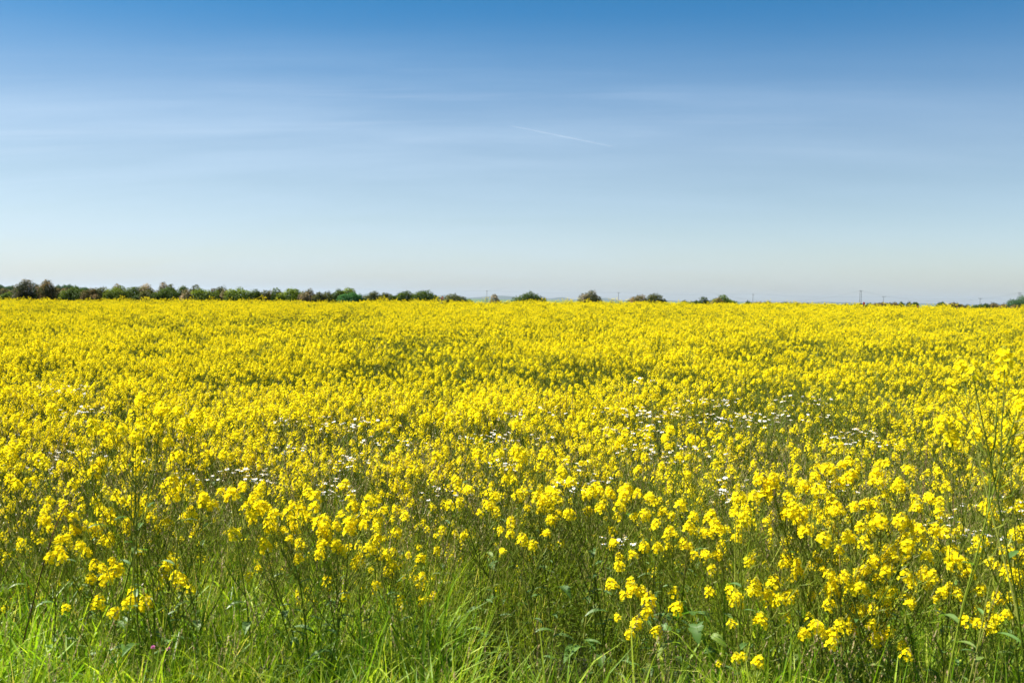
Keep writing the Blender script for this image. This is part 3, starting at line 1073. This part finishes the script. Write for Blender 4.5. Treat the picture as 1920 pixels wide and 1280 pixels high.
MAY = [make_mayweed() for _ in range(5)]
k = 0
for (px, py, D, hw, n) in DAISY:
    side = 'left' if px < 640 else ('right' if px > 1280 else 'middle')
    depth = 'further back' if D > 8.4 else 'near the front'
    for _ in range(max(2, round(n * 0.65))):
        x, yy, hgt = daisy_pts[k]; k += 1
        fo, fl = rng.choice(MAY)
        root = empty('mayweed_plant', (x, yy, gz(x, yy)), U(0, 6.28))
        s_ = hgt / 0.78
        root.scale = (s_ ** 0.5, s_ ** 0.5, s_)
        tag(root, 'x', 'mayweed', 'white mayweed plants among the rapeseed')
        pending.append((root, 'white flowered mayweed', x / yy * FPX + 960, yy))
        inst('foliage', fo, root, Matrix.Identity(4))
        for i, M in fl: inst('flower', DAISY_ME[i], root, M)

name_pending()

# ------------------------------------------------------------------ dock plant with the big pale leaf, dry stalks
P = at(1297, 1140, 4.35)
dock = tag(empty('dock_plant', (P.x, 4.35, 0)), 'broad pale green dock leaves right of the dark gap in the grass', 'dock plant')
for (dx, L_, wd, rz, tz, rx) in ((0.09, 0.11, 0.026, 5.2, P.z - 0.12, 0.6), (-0.09, 0.12, 0.03, 2.6, P.z - 0.1, -0.4), (0.0, 0.17, 0.048, 1.9, P.z - 0.03, 0.5), (0.03, 0.15, 0.040, 4.4, P.z - 0.07, 0.3), (-0.05, 0.16, 0.04, 3.4, P.z - 0.16, 0.2), (0.06, 0.14, 0.035, 0.4, P.z - 0.2, 0.2)):
    lf = leaf_mb(L_ * .8, wd * .8, 0.9, 0.22, 12)
    o = lf.build('leaf', M_RLEAF, dock, smooth=True)
    o.location = (dx, 0, tz); o.rotation_euler = (rx, 0, rz)
s = MB()
for dx, tz in ((0.0, P.z - 0.03), (0.03, P.z - 0.07), (-0.05, P.z - 0.16), (0.06, P.z - 0.2)):
    s.tube([(dx * 0.2, 0, 0), (dx * 0.8, 0, tz * 0.6), (dx, 0, tz)], [0.004, 0.003, 0.002], 5)
s.build('stem', M_STEM, dock)

DRYS = [(1052, 722, 9.5, .30, 0.02, 'thin brown upright dry dock spike left of a close pair in mid field'), (1063, 716, 9.6, .34, 0.03, 'middle brown dry dock spike of three in mid field'),
        (1074, 730, 9.4, .28, -0.02, 'right hand brown dry dock spike of three in mid field'), (1322, 726, 9.2, .40, 0.05, 'brown dry dock spike beside the far daisies'),
        (1331, 722, 9.2, .35, -0.09, 'leaning brown dry dock spike beside the far daisies'), (130, 946, 4.4, .5, 0.30, 'dark arched dry stalk over the grass at left'),
        (32, 862, 6.2, .5, 0.0, 'dark straight dry stalk near the left border'), (1742, 820, 5.5, .5, 0.12, 'grey dry stalk leaning in the podded patch at right'),
        (1790, 905, 4.6, .6, -0.15, 'brown dry stalk crossing the podded patch at right'), (1455, 905, 6.0, .4, 0.1, 'brown bent dry stalk left of the dense right clump')]
for px, py, D, ln, lean, lab in DRYS:
    P = at(px, py, D); z0 = gz(P.x, D)
    b = MB()
    H = P.z - z0
    pts_ = [Vector((-lean * 1.2 * (1 - t) ** 1.5 * 0.9, 0.02 * t, H * (t if lean < 0.25 else math.sin(t * 1.75) / math.sin(1.57)))) for t in [i / 8 for i in range(9)]]
    b.tube(pts_, [0.004 - 0.0025 * i / 8 for i in range(9)], 5)
    for kk in range(46):
        t = 0.55 + 0.45 * kk / 46; f = t * 8; i = min(7, int(f)); c = pts_[i].lerp(pts_[i + 1], f - i)
        d = Vector((U(-1, 1), U(-1, 1), U(0.2, 1.4))).normalized() * U(0.006, 0.013)
        s_ = perp(d) * 0.0028
        b.face([c, c + d * .5 + s_, c + d, c + d * .5 - s_], 0)
    o = b.build('dry_stalk', M_DRY)
    o.location = (P.x, D, z0)
    tag(o, lab, 'dry stalk', 'dry brown stalks in the field')

# two tiny pink clover flowers deep in the verge
M_CLOVER = leafy('clover_pink', [(0, (0.55, 0.12, 0.35)), (1, (0.65, 0.2, 0.45))], trans=0.3)
for px, py, D, lab in ((287, 1213, 3.95, 'left of two tiny pink clover flowers in the lower left grass'), (315, 1216, 3.9, 'right of two tiny pink clover flowers in the lower left grass')):
    P = at(px, py, D)
    r_ = empty('clover', (P.x, D, 0)); tag(r_, lab, 'clover', 'pink clover flowers in the verge')
    b = MB()
    for kk in range(40):
        d = Vector((U(-1, 1), U(-1, 1), U(-.3, 1))).normalized()
        s_ = perp(d) * 0.0018
        c = Vector((0, 0, P.z))
        b.face([c + d * .003, c + d * .007 + s_, c + d * .010, c + d * .007 - s_])
    b.build('flower', M_CLOVER, r_)
    b = MB(); b.tube([(0, 0, 0), (0.01, 0, P.z * .5), (0, 0, P.z)], [.0015, .0012, .001], 4); b.build('stem', M_STEM, r_)

# ------------------------------------------------------------------ hedge and bushes
G_ = lambda a, b_, c: (a, b_, c)
BM = {
    'green': leafy('bush_green', [(0, G_(.016, .034, .005)), (.6, G_(.05, .085, .009)), (1, G_(.18, .22, .02))], trans=.28, tcol=(1.6, 1.6, .7), gloss=.02, noise_scale=1.1, vary=.12),
    'bright': leafy('bush_bright', [(0, G_(.022, .045, .006)), (.5, G_(.10, .15, .011)), (1, G_(.32, .34, .025))], trans=.28, tcol=(1.6, 1.6, .6), gloss=.02, noise_scale=1.0, vary=.12),
    'vivid': leafy('bush_vivid', [(0, G_(.025, .085, .022)), (.6, G_(.05, .15, .035)), (1, G_(.10, .22, .05))], trans=.28, tcol=(1.3, 1.6, .8), gloss=.02, noise_scale=1.2, vary=.1),
    'olive': leafy('bush_olive', [(0, G_(.022, .032, .008)), (.55, G_(.06, .072, .014)), (.85, G_(.14, .14, .035)), (1, G_(.20, .14, .07))], trans=.28, tcol=(1.5, 1.4, .7), gloss=.02, noise_scale=1.3, vary=.12),
    'brown': leafy('bush_brown_blossom', [(0, G_(.05, .06, .015)), (.45, G_(.08, .085, .018)), (.68, G_(.22, .145, .05)), (1, G_(.42, .27, .12))], trans=.28, gloss=.02, noise_scale=1.6, vary=.12),
    'tan': leafy('bush_tan_blossom', [(0, G_(.05, .07, .015)), (.35, G_(.11, .12, .03)), (.6, G_(.33, .24, .12)), (1, G_(.58, .44, .28))], trans=.28, gloss=.02, noise_scale=1.6, vary=.1),
    'blossom': leafy('bush_fading_blossom', [(0, G_(.018, .028, .008)), (.50, G_(.04, .052, .014)), (.66, G_(.15, .13, .06)), (.82, G_(.30, .24, .16)), (1, G_(.62, .56, .46))], trans=.28, gloss=.02, noise_scale=1.4, vary=.1),
    'far': leafy('tree_far_green', [(0, G_(.03, .075, .025)), (.6, G_(.055, .12, .035)), (1, G_(.10, .17, .05))], trans=.28, tcol=(1.4, 1.5, .8), gloss=.02, noise_scale=.4, vary=.12),
}
KIND_TXT = {'green': 'mid green', 'bright': 'bright yellow-green topped', 'vivid': 'vivid fresh green', 'olive': 'olive green', 'brown': 'brown with faded blossom', 'tan': 'pale tan with faded blossom', 'blossom': 'dark green speckled with old blossom', 'far': 'soft green'}


def foliage(w_, h_, dep, kind, leaf=0.075, n=None, boxy=0.35, twig=True, seed=0, ragged=0.18):
    """crown: leaf-sized faces filling an uneven volume, sprigs on top"""
    rg = random.Random(seed * 7 + 3)
    u = rg.uniform
    b = MB()
    nl = max(3, int(2 + w_ / 0.5))
    lobes = []
    for i in range(nl):
        lx = (-0.5 + (i + 0.5) / nl) * w_ * 0.75 + u(-.06, .06) * w_
        prof = 1 - (1 - boxy) * (abs(lx) / (w_ / 2)) ** 2 * 0.75
        lh = h_ * prof * u(1 - ragged, 1.0)
        if i == nl // 2: lh = h_
        lobes.append((Vector((lx, u(-.15, .15) * dep, lh * 0.48)), Vector((w_ / nl * u(0.75, 1.05) + w_ * 0.08, dep * 0.5 * u(0.8, 1.05), lh * 0.52))))
    lobes.append((Vector((0, 0, h_ * 0.33)), Vector((w_ * 0.5, dep * 0.5, h_ * 0.36))))
    vol = w_ * h_ * dep
    n = n or int(min(15000, max(900, 2600 * (w_ * h_ + dep * h_ + w_ * dep) * (0.075 / leaf) ** 2)))
    for i in range(n):
        c, r_ = lobes[rg.randrange(len(lobes))]
        d = Vector((rg.gauss(0, 1), rg.gauss(0, 1), rg.gauss(0, 1))).normalized()
        d = d / ((abs(d.x) ** 3.2 + abs(d.y) ** 3.2 + abs(d.z) ** 3.2) ** (1 / 3.2))
        rad = u(0.35, 1.0) ** 0.4 * (1 + 0.16 * noise.noise(d * 2.3 + c * 3 + Vector((seed, 0, 0))))
        p = c + Vector((d.x * r_.x, d.y * r_.y, d.z * r_.z)) * rad
        if p.z < 0.03: p.z = u(0.03, 0.2 * h_)
        q_ = min(1.0, p.z / h_ / 0.62)
        p.y *= 0.50 + 0.50 * q_ * q_ * (3 - 2 * q_)
        nr = (d * 1.25 + Vector((u(-1, 1), u(-1, 1), u(-.4, 1.2)))).normalized()
        a = perp(nr); bb = nr.cross(a); ph = u(0, 6.28)
        a, bb = a * math.cos(ph) + bb * math.sin(ph), bb * math.cos(ph) - a * math.sin(ph)
        s_ = leaf * u(0.55, 1.25)
        b.face([p - a * s_ * .5, p + bb * s_ * .34 + nr * s_ * .08, p + a * s_ * .5, p - bb * s_ * .34 + nr * s_ * .08])
    if twig:
        for i in range(int(6 + w_ * 7)):
            c, r_ = lobes[rg.randrange(len(lobes) - 1)]
            x = c.x + r_.x * u(-.7, .7)
            z0 = c.z + r_.z * math.sqrt(max(0.1, 1 - ((x - c.x) / r_.x) ** 2)) * 0.93
            p0 = Vector((x, c.y + u(-.3, .3) * r_.y, z0))
            L_ = leaf * u(0.8, 2.6)
            dr = Vector((u(-.35, .35), u(-.3, .3), 1)).normalized()
            for q in range(int(3 + L_ / leaf * 2)):
                p = p0 + dr * (L_ * q / (3 + L_ / leaf * 2))
                nr = Vector((u(-1, 1), u(-1, 1), u(-1, 1))).normalized(); a = perp(nr) * leaf * .4; bb = nr.cross(perp(nr)) * leaf * .22
                b.face([p - a, p + bb, p + a, p - bb])
    return b, lobes


def bush(px, wpx, ytop, kind, D, lab=None, group=None, name='hedge_bush', cat='bush', deep=None, boxy=0.35, leaf=None, base=None, ragged=.11, seed=None):
    P = at(px, ytop, D)
    z0 = gz(P.x, D) if base is None else base
    H = max(0.35, P.z - z0) * 0.96; W = wpx * D / FPX * 1.22
    dep = deep or max(0.5, min(W, 1.6 * D / 68))
    leaf = leaf or 0.088 * D / 68
    b, lobes = foliage(W, H, dep, kind, leaf, boxy=boxy, seed=seed or int(px * 3 + D), ragged=ragged)
    root = empty(name, (P.x, D, z0))
    b.build('crown', BM[kind], root)
    tr = MB()
    r0 = 0.05 * W + 0.02
    tr.tube([(0, 0, -0.05), (0.02 * W, 0, H * .22), (-0.01 * W, 0.02, H * .45)], [r0, r0 * .75, r0 * .5], 7)
    for c, r_ in lobes[:4]:
        tr.tube([(0.0, 0, H * .15), (c.x * .5, c.y * .5, H * .35), (c.x, c.y, c.z + r_.z * .35)], [r0 * .55, r0 * .4, r0 * .15], 5)
    tr.build('trunk', M_BARK, root, smooth=True)
    tag(root, lab, cat, group)
    return root


DH = 68.5
HG = 'bushes of the hedge along the far left edge of the field'
LB = [  # px, width px, top y, kind, extra distance, boxy, label
    (17, 26, 545, 'bright', 1.0, .8, 'low flat topped trimmed green bush at the far left of the hedge'),
    (34, 9, 540, 'bright', 2.0, .3, 'narrow yellow-green sprig bush beside the left dark tree'),
    (49, 31, 521.5, 'blossom', 0, .7, 'left of two tall dark hawthorns at the far left, round and blossom speckled'),
    (90, 26, 522.5, 'brown', 0, .7, 'right of two tall dark hawthorns at the far left, top browner'),
    (74, 9, 539, 'bright', 1.5, .3, 'thin yellow-green shrub in the gap between the two tall hawthorns'),
    (109, 14, 547, 'bright', 1.0, .4, 'small low yellow-green bush right of the two tall hawthorns'),
    (119, 14, 545, 'olive', 1.0, .4, 'small olive bush where the long hedge begins'),
    (141, 40, 534, 'green', 0, .75, 'first large dark fronted green bush of the long hedge'),
    (169, 27, 538, 'brown', -0.6, .5, 'pinkish brown blossom bush after the first large hedge bush'),
    (190, 32, 536, 'olive', 0.2, .7, 'olive bush with dark front left of the brightest hedge bush'),
    (222, 42, 533.5, 'bright', -0.2, .6, 'brightest yellow-green bush in the long hedge'),
    (220, 18, 530, 'brown', 1.0, .5, 'small brown crown rising behind the brightest hedge bush'),
    (250, 32, 535, 'green', 0.1, .6, 'green bush right of the brightest hedge bush'),
    (274, 28, 530.5, 'tan', 0.6, .4, 'spiky tan topped bush rising above the hedge'),
    (279, 26, 539, 'olive', -0.4, .6, 'dark olive bush under the spiky tan topped bush'),
    (305, 20, 528, 'brown', 0.6, .3, 'twiggy brown bush with the highest point of the long hedge'),
    (319, 20, 531, 'olive', 0.6, .5, 'rounded olive crown right of the highest twiggy brown bush'),
    (312, 38, 536, 'green', -0.4, .7, 'wide dark green bush in front of the twiggy brown bush'),
    (343, 28, 534, 'green', 0.3, .3, 'green bush with loose upright sprigs in mid hedge'),
    (351, 20, 541, 'tan', -0.6, .4, 'pale pinkish tan blossom bush in front of the sprig topped bush'),
    (367, 19, 532, 'olive', 1.6, .5, 'dark dome shaped crown standing behind the hedge'),
    (377, 38, 538.5, 'bright', -0.2, .85, 'neatly trimmed bright topped bush with black-green front'),
    (399, 14, 537, 'brown', 0.5, .5, 'small dark brown bush beside the trimmed bright bush'),
    (415, 24, 534, 'olive', 0.6, .4, 'loose olive bush rising above its tan neighbour'),
    (404, 18, 543, 'bright', -0.5, .5, 'small low bright bush between two tan blossom bushes'),
    (419, 15, 541, 'tan', -0.4, .4, 'narrow tan blossom bush left of the wide trimmed bush'),
    (446, 46, 537, 'bright', -0.3, .85, 'widest trimmed bush of the hedge, bright top and black front'),
    (476, 26, 540, 'green', 0, .6, 'green bush right of the widest trimmed bush'),
    (494, 24, 542.5, 'olive', 0.2, .7, 'flat topped olive-brown bush in a dip of the hedge'),
    (507, 15, 542, 'tan', 0.3, .4, 'narrow tan-brown bush left of the sprig topped pair'),
    (519, 20, 537.5, 'green', 0.1, .3, 'narrow green bush with two tall sprigs'),
    (547, 42, 538.5, 'bright', 0.0, .7, 'wide green bush with ragged top near the hedge middle'),
    (571, 20, 543, 'tan', -0.3, .4, 'low tan bush in front of the purplish brown bush'),
    (581, 18, 539.5, 'brown', 0.5, .5, 'purplish brown round bush on the hedge'),
    (598, 24, 546, 'olive', 0.1, .6, 'low olive bush in the lowest dip of the hedge'),
    (614, 22, 545, 'olive', 0.1, .6, 'low brown-green bush left of the rising green bushes'),
    (632, 28, 540, 'green', 0.2, .5, 'green bush left of the vivid rounded bush'),
    (652, 38, 537.5, 'bright', 1.0, .5, 'tall green bush standing behind the vivid rounded bush'),
    (654, 34, 545.5, 'vivid', -1.0, .5, 'vivid fresh green rounded bush in front of the hedge'),
    (673, 18, 549, 'vivid', -0.7, .5, 'small vivid green bush joined to the right of the rounded one'),
    (699, 28, 543.5, 'olive', 0, .5, 'brownish olive bush after the small gap in the hedge'),
    (722, 32, 546.5, 'olive', 0.2, .7, 'flat olive bush third from the end of the long hedge'),
    (745, 28, 547, 'green', 0.2, .6, 'low green bush with a tall sprig second from the hedge end'),
    (761, 26, 543.5, 'green', 0, .5, 'rounded green bush just before the last of the long hedge'),
    (795, 50, 541.5, 'green', 0, .5, 'wide spiky green bush that ends the long hedge'),
]
for px, wd, yt, kd, dd, bx, lab in LB:
    bush(px, wd, yt, kd, DH + dd, lab, HG, boxy=bx)
SG = 'separate bushes along the far edge right of the long hedge'
for px, wd, yt, kd, dd, bx, lab in [
    (852, 42, 548.5, 'olive', 0, .6, 'low wide brown-green bush next to the orange marker'),
    (880, 16, 559, 'bright', 0, .5, 'tiny yellow-green bush right of the low brown-green one'),
    (928, 17, 550.5, 'tan', 0, .3, 'small leggy tan blossom bush standing alone near the centre'),
    (993, 50, 545, 'green', 0, .55, 'wide rounded green bush standing alone at the centre'),
    (1022, 9, 557, 'olive', 0, .5, 'tiny dark bush at the right foot of the wide green bush'),
    (1106, 33, 542, 'blossom', -1, .6, 'tall egg shaped bush with pale blossom standing alone'),
    (1195, 30, 551, 'brown', 0, .35, 'brownish pointed bush, left of a pair'),
    (1227, 34, 549, 'olive', 0, .4, 'olive rounded bush, right of a pair'),
    (1243, 14, 558, 'olive', 0.3, .5, 'low olive shoulder bush at the right of the pair'),
    (1319, 20, 555, 'green', 0, .25, 'thin twiggy dark green bush left of a wide olive one'),
    (1345, 24, 557, 'brown', -0.2, .5, 'low brown bush joined to the left of a wide olive bush'),
    (1357, 38, 552, 'bright', 0, .5, 'wide olive-green bush with bright top right of centre'),
]:
    bush(px, wd, yt, kd, DH - 1 + dd, lab, SG, boxy=bx, name='field_bush')
# far hedge and bushes beyond the field
FG = 'far bushes on the plain beyond the field'
FL = [(1283, 14, 563.5, 'green'), (1303, 20, 563, 'green'), (1403, 12, 564.5, 'green'), (1416, 14, 566.5, 'olive'), (1425, 18, 565.5, 'brown'), (1441, 18, 565, 'green'), (1458, 16, 567, 'olive'), (1472, 18, 566.5, 'green'),
      (1490, 22, 567, 'green'), (1512, 24, 567.5, 'olive'), (1536, 24, 569, 'green'), (1560, 26, 569.5, 'green'), (1586, 24, 569.5, 'olive'), (1610, 24, 568.5, 'green'), (1630, 16, 569, 'green'),
      (1643, 12, 567.5, 'brown'), (1653, 13, 566, 'brown'), (1662, 12, 566.5, 'olive'), (1668, 8, 568, 'olive'), (1678, 16, 566, 'brown'), (1690, 9, 566, 'green'), (1704, 7, 566, 'olive'), (1716, 11, 565.5, 'green'),
      (1766, 16, 565.5, 'green'), (1788, 19, 566.5, 'brown'), (1797, 10, 569, 'olive'), (1804, 10, 570.5, 'brown'), (1814, 10, 571, 'olive'), (1829, 14, 571.5, 'green'), (1839, 12, 570, 'green'), (1849, 14, 568.5, 'green'),
      (1864, 14, 567, 'brown'), (1882, 16, 569.5, 'brown'), (1903, 20, 570.5, 'brown'), (1922, 18, 569.5, 'olive')]
def _ords():
    c, out = {}, []
    for px, *_ in FL:
        z = 0 if px < 1600 else (1 if px < 1730 else 2)
        out.append(ORD[c.get(z, 0)]); c[z] = c.get(z, 0) + 1
    return out


FL_ORD = _ords()
for n, (px, wd, yt, kd) in enumerate(FL):
    left = 'the tall wooden pole' if abs(px - 1657) < abs(px - 1838) else 'the right hand crossarm pole'
    where = 'between the bush pair and twin legged pole' if px < 1600 else ('around the left crossarm pole' if px < 1730 else 'around the right crossarm pole')
    size = 'larger' if wd >= 18 else ('small' if wd <= 11 else 'middling')
    ordn = FL_ORD[n]
    bush(px, wd, yt, kd, 250, '%s far bush, %s from left %s' % (KIND_TXT[kd].split(' with')[0].replace('yellow-green topped', 'green'), ordn, where), FG, name='far_bush', deep=2.0, leaf=0.24, base=0.0, boxy=.6)
# trees beyond the hedge on the left, and the big tree at the right border
TG = 'far trees beyond the hedge at the left'
TORD = ['leftmost', 'second', 'third', 'fifth', 'low one', 'fourth', 'only one', 'leftmost', 'third', 'fourth', 'fifth', 'low left one', 'low right one', 'rightmost']
for n, (px, wd, yt, kd, D) in enumerate([(0, 20, 532, 'far', 300), (14, 14, 535, 'far', 300), (22, 12, 533, 'far', 310), (30, 12, 537, 'far', 300), (8, 26, 540, 'brown', 200), (30, 20, 541, 'olive', 200),
                                         (72, 14, 534, 'far', 300), (108, 11, 532.5, 'far', 300), (120, 11, 532.5, 'far', 310), (130, 10, 531.5, 'far', 300), (142, 14, 536, 'far', 320), (108, 16, 540, 'brown', 200), (122, 18, 539, 'brown', 200), (158, 18, 537, 'far', 330)]):
    which = 'left of the two tall hawthorns' if px < 35 else ('in the gap between the two tall hawthorns' if px < 90 else 'right of the two tall hawthorns')
    bush(px, wd, yt, kd, D, '%s distant tree, %s of those %s' % (KIND_TXT[kd].replace(' with faded blossom', ''), TORD[n], which), TG, name='far_tree', cat='tree', deep=2.5, leaf=0.22, base=0.0, boxy=.7)
bush(1916, 46, 552, 'far', 330, 'large spreading green tree at the right border', None, name='spreading_tree', cat='tree', deep=6, leaf=0.26, base=0.0, boxy=.45, ragged=.35, seed=5)

# ------------------------------------------------------------------ poles, wires, markers
POLES = [(663, 541.5, 'hidden'), (913, 544.8, 'thin wooden pole left of centre near the tan bush'), (1160, 547.8, 'thin wooden pole between the egg shaped bush and the bush pair'),
         (1412, 551.2, 'thin wooden pole right of the wide olive bush'), (1657, 555.6, 'wooden pole with short crossarm among far bushes'), (1838, 558.6, 'right hand pale pole with crossarm near the spreading tree'), (2080, 562, 'out')]
DPOL = 640.0
tops = []
for px, py, lab in POLES:
    P = at(px, py, DPOL)
    tops.append(P)
    if lab in ('hidden', 'out') and lab == 'out': continue
    if lab == 'hidden': lab = 'thin wooden pole just showing above the long hedge'
    r_ = tag(empty('utility_pole', (P.x, DPOL, 0)), lab, 'utility pole', 'wooden poles of the low power line')
    b = MB(); b.tube([(0, 0, -0.5), (0, 0, P.z * .5), (0, 0, P.z)], [.12, .11, .10], 8, cap=True); b.build('post', M_POLE, r_, smooth=False)
    b = MB(); b.box((0, -0.2, P.z - 0.35), (2.4 if px > 1500 else 1.3, .14, .16)); b.build('crossarm', M_POLE, r_)
    hw = 1.1 if px > 1500 else .55
    for dx in (-hw, 0, hw):
        b = MB(); b.tube([(dx, -.2, P.z - .27), (dx, -.2, P.z - .15), (dx, -.2, P.z)], [.07, .09, .04], 6, cap=True); b.build('insulator', M_INSUL, r_)
T2 = []
DT = 820.0
for px, py, lab in [(1330, 548, None), (1614, 544.6, 'tall pale twin legged pole standing high above the far bushes'), (1912, 548.2, 'tall pole whose top shows over the spreading tree'), (2200, 552, None)]:
    P = at(px, py, DT); T2.append(P)
    if not lab: continue
    r_ = tag(empty('transmission_pole', (P.x, DT, 0)), lab, 'utility pole', 'tall poles of the high power line')
    for sx in (-1, 1):
        b = MB(); b.tube([(sx * 0.75, 0, -.5), (sx * .5, 0, P.z)], [.14, .12], 8, cap=True); b.build('leg', M_POLE, r_)
    b = MB()
    for k in range(5):
        z = P.z * (0.2 + 0.16 * k); b.tube([(-.65, 0, z), (.6, 0, z + P.z * .1)], .06, 4)
    b.build('brace', M_POLE, r_)
    b = MB(); b.box((0, -.3, P.z - .2), (2.6, .2, .22)); b.build('crossarm', M_POLE, r_)


def wire(A, B, sag, rad, lab, grp):
    b = MB()
    pts_ = [A.lerp(B, t) - Vector((0, 0, sag * 4 * t * (1 - t))) - A for t in [i / 20 for i in range(21)]]
    b.tube(pts_, rad, 4)
    o = b.build('overhead_wire', M_WIRE); o.location = A
    tag(o, lab, 'wire', grp)


WG = 'spans of overhead wire'
for i, nm in enumerate(['low wire span running behind the end of the long hedge', 'low wire span over the lone green bush', 'low wire span over the bush pair', 'low wire span from the pole beyond the olive bush to the crossarm pole', 'low wire span over the wide gap to the right hand pole', 'low wire span leaving past the right border']):
    wire(tops[i], tops[i + 1], 1.0, .022, nm, WG)
for i, nm in enumerate(['deeply sagging high wire span left of the twin legged pole', 'deeply sagging high wire span from the twin legged pole to the spreading tree', 'high wire span leaving over the spreading tree']):
    wire(T2[i], T2[i + 1], 8.0, .035, nm, WG)

P = at(829, 558.5, 64.5); z0 = gz(P.x, 64.5)
mk = tag(empty('marker_sign', (P.x, 64.5, z0)), 'small orange marker board with white mark on a dark post by the hedge end', 'marker sign')
b = MB(); b.tube([(0, 0.02, -.1), (0, 0.02, P.z - z0 + .14)], .022, 8, cap=True); b.build('post', M_POLE, mk)
Mr = Matrix.Rotation(R(-28), 3, 'Y')
b = MB(); b.box((0, -.02, P.z - z0), (.19, .015, .15), Mr); b.build('board', M_ORANGE, mk)
b = MB()
for dx in (-.022, .022): b.box(Mr @ Vector((dx + .01, -.031, 0)) + Vector((0, 0, P.z - z0)), (.022, .004, .09), Mr @ Matrix.Rotation(dx * 8, 3, 'Y'))
b.build('white_mark', M_SIGNWHITE, mk)
for px, py, wd, hh, mt, lab in ((1620, 569, .13, .19, M_RED, 'small red oval marker on a post at the far field edge'), (1721, 574, .07, .07, M_PINK, 'tiny pink marker left of two above the crop at right'), (1795, 574.8, .08, .07, M_PINK, 'tiny pink marker nearest the right border above the crop')):
    P = at(px, py, 60); z0 = gz(P.x, 60)
    mk = tag(empty('marker_post', (P.x, 60, z0)), lab, 'marker post')
    b = MB(); b.tube([(0, 0.03, -.1), (0, 0.03, P.z - z0)], .016, 6, cap=True); b.build('post', M_POLE, mk)
    b = MB(); ring = [(wd / 2 * math.cos(a), hh / 2 * math.sin(a)) for a in [i * math.pi / 8 for i in range(16)]]
    z = P.z - z0
    b.face([(x_, -.01, z + y_) for x_, y_ in ring]); b.face([(x_, .01, z + y_) for x_, y_ in ring][::-1])
    for i in range(16):
        (x1, y1), (x2, y2) = ring[i], ring[(i + 1) % 16]
        b.face([(x1, -.01, z + y1), (x1, .01, z + y1), (x2, .01, z + y2), (x2, -.01, z + y2)])
    b.build('board', mt, mk)

# ------------------------------------------------------------------ contrails, high above and beyond the haze
m = bpy.data.materials.new('contrail_ice'); m.use_nodes = True
t = m.node_tree
for n in list(t.nodes): t.nodes.remove(n)
tr = node(t, 'ShaderNodeBsdfTransparent'); df = node(t, 'ShaderNodeBsdfDiffuse'); df.inputs[0].default_value = (.95, .95, .95, 1)
tl = node(t, 'ShaderNodeBsdfTranslucent'); tl.inputs[0].default_value = (.95, .95, .95, 1)
ad = node(t, 'ShaderNodeMixShader'); t.links.new(df.outputs[0], ad.inputs[1]); t.links.new(tl.outputs[0], ad.inputs[2])
lw = node(t, 'ShaderNodeLayerWeight'); lw.inputs[0].default_value = .5
tcx = node(t, 'ShaderNodeTexCoord'); nz = node(t, 'ShaderNodeTexNoise', i_Scale=0.0016, i_Detail=3.0); t.links.new(tcx.outputs['Object'], nz.inputs['Vector'])
fac = math_n(t, 'MULTIPLY', math_n(t, 'POWER', math_n(t, 'SUBTRACT', 1.0, lw.outputs['Facing']), 1.5), math_n(t, 'MULTIPLY', nz.outputs[0], 0.19))
mx = node(t, 'ShaderNodeMixShader'); t.links.new(fac, mx.inputs[0]); t.links.new(tr.outputs[0], mx.inputs[1]); t.links.new(ad.outputs[0], mx.inputs[2])
t.links.new(mx.outputs[0], node(t, 'ShaderNodeOutputMaterial').inputs[0])
for a_, b_, D1, D2, r0, lab in (((958, 236), (1150, 275), 38000, 44000, 42, 'thin white contrail slanting down to the right in the middle of the sky'), ((1478, 254), (1530, 235), 42000, 46000, 24, 'very faint short contrail in the right of the sky')):
    A = at(a_[0], a_[1], D1); B = at(b_[0], b_[1], D2)
    b = MB()
    pp = [A.lerp(B, i / 24) - A for i in range(25)]
    b.tube(pp, [r0 * (0.25 + 0.75 * math.sin(math.pi * min(1, (i + .5) / 25 * 1.0)) ** .5) for i in range(25)], 10)
    o = b.build('contrail', m, smooth=True); o.location = A
    tag(o, lab, 'contrail')

# ------------------------------------------------------------------ haze
hz = MB(); hz.box((0, 5985, 44), (24400, 12070 + 200, 92))
mh = bpy.data.materials.new('haze_air'); mh.use_nodes = True
t = mh.node_tree
for n in list(t.nodes): t.nodes.remove(n)
pv = node(t, 'ShaderNodeVolumePrincipled'); pv.inputs['Color'].default_value = (.72, .86, 1.0, 1); pv.inputs['Density'].default_value = 0.00004
pv.inputs['Anisotropy'].default_value = 0.3
t.links.new(pv.outputs[0], node(t, 'ShaderNodeOutputMaterial').inputs['Volume'])
tag(hz.build('haze', mh), 'thin pale blue summer haze over the plain', 'haze', kind='stuff')
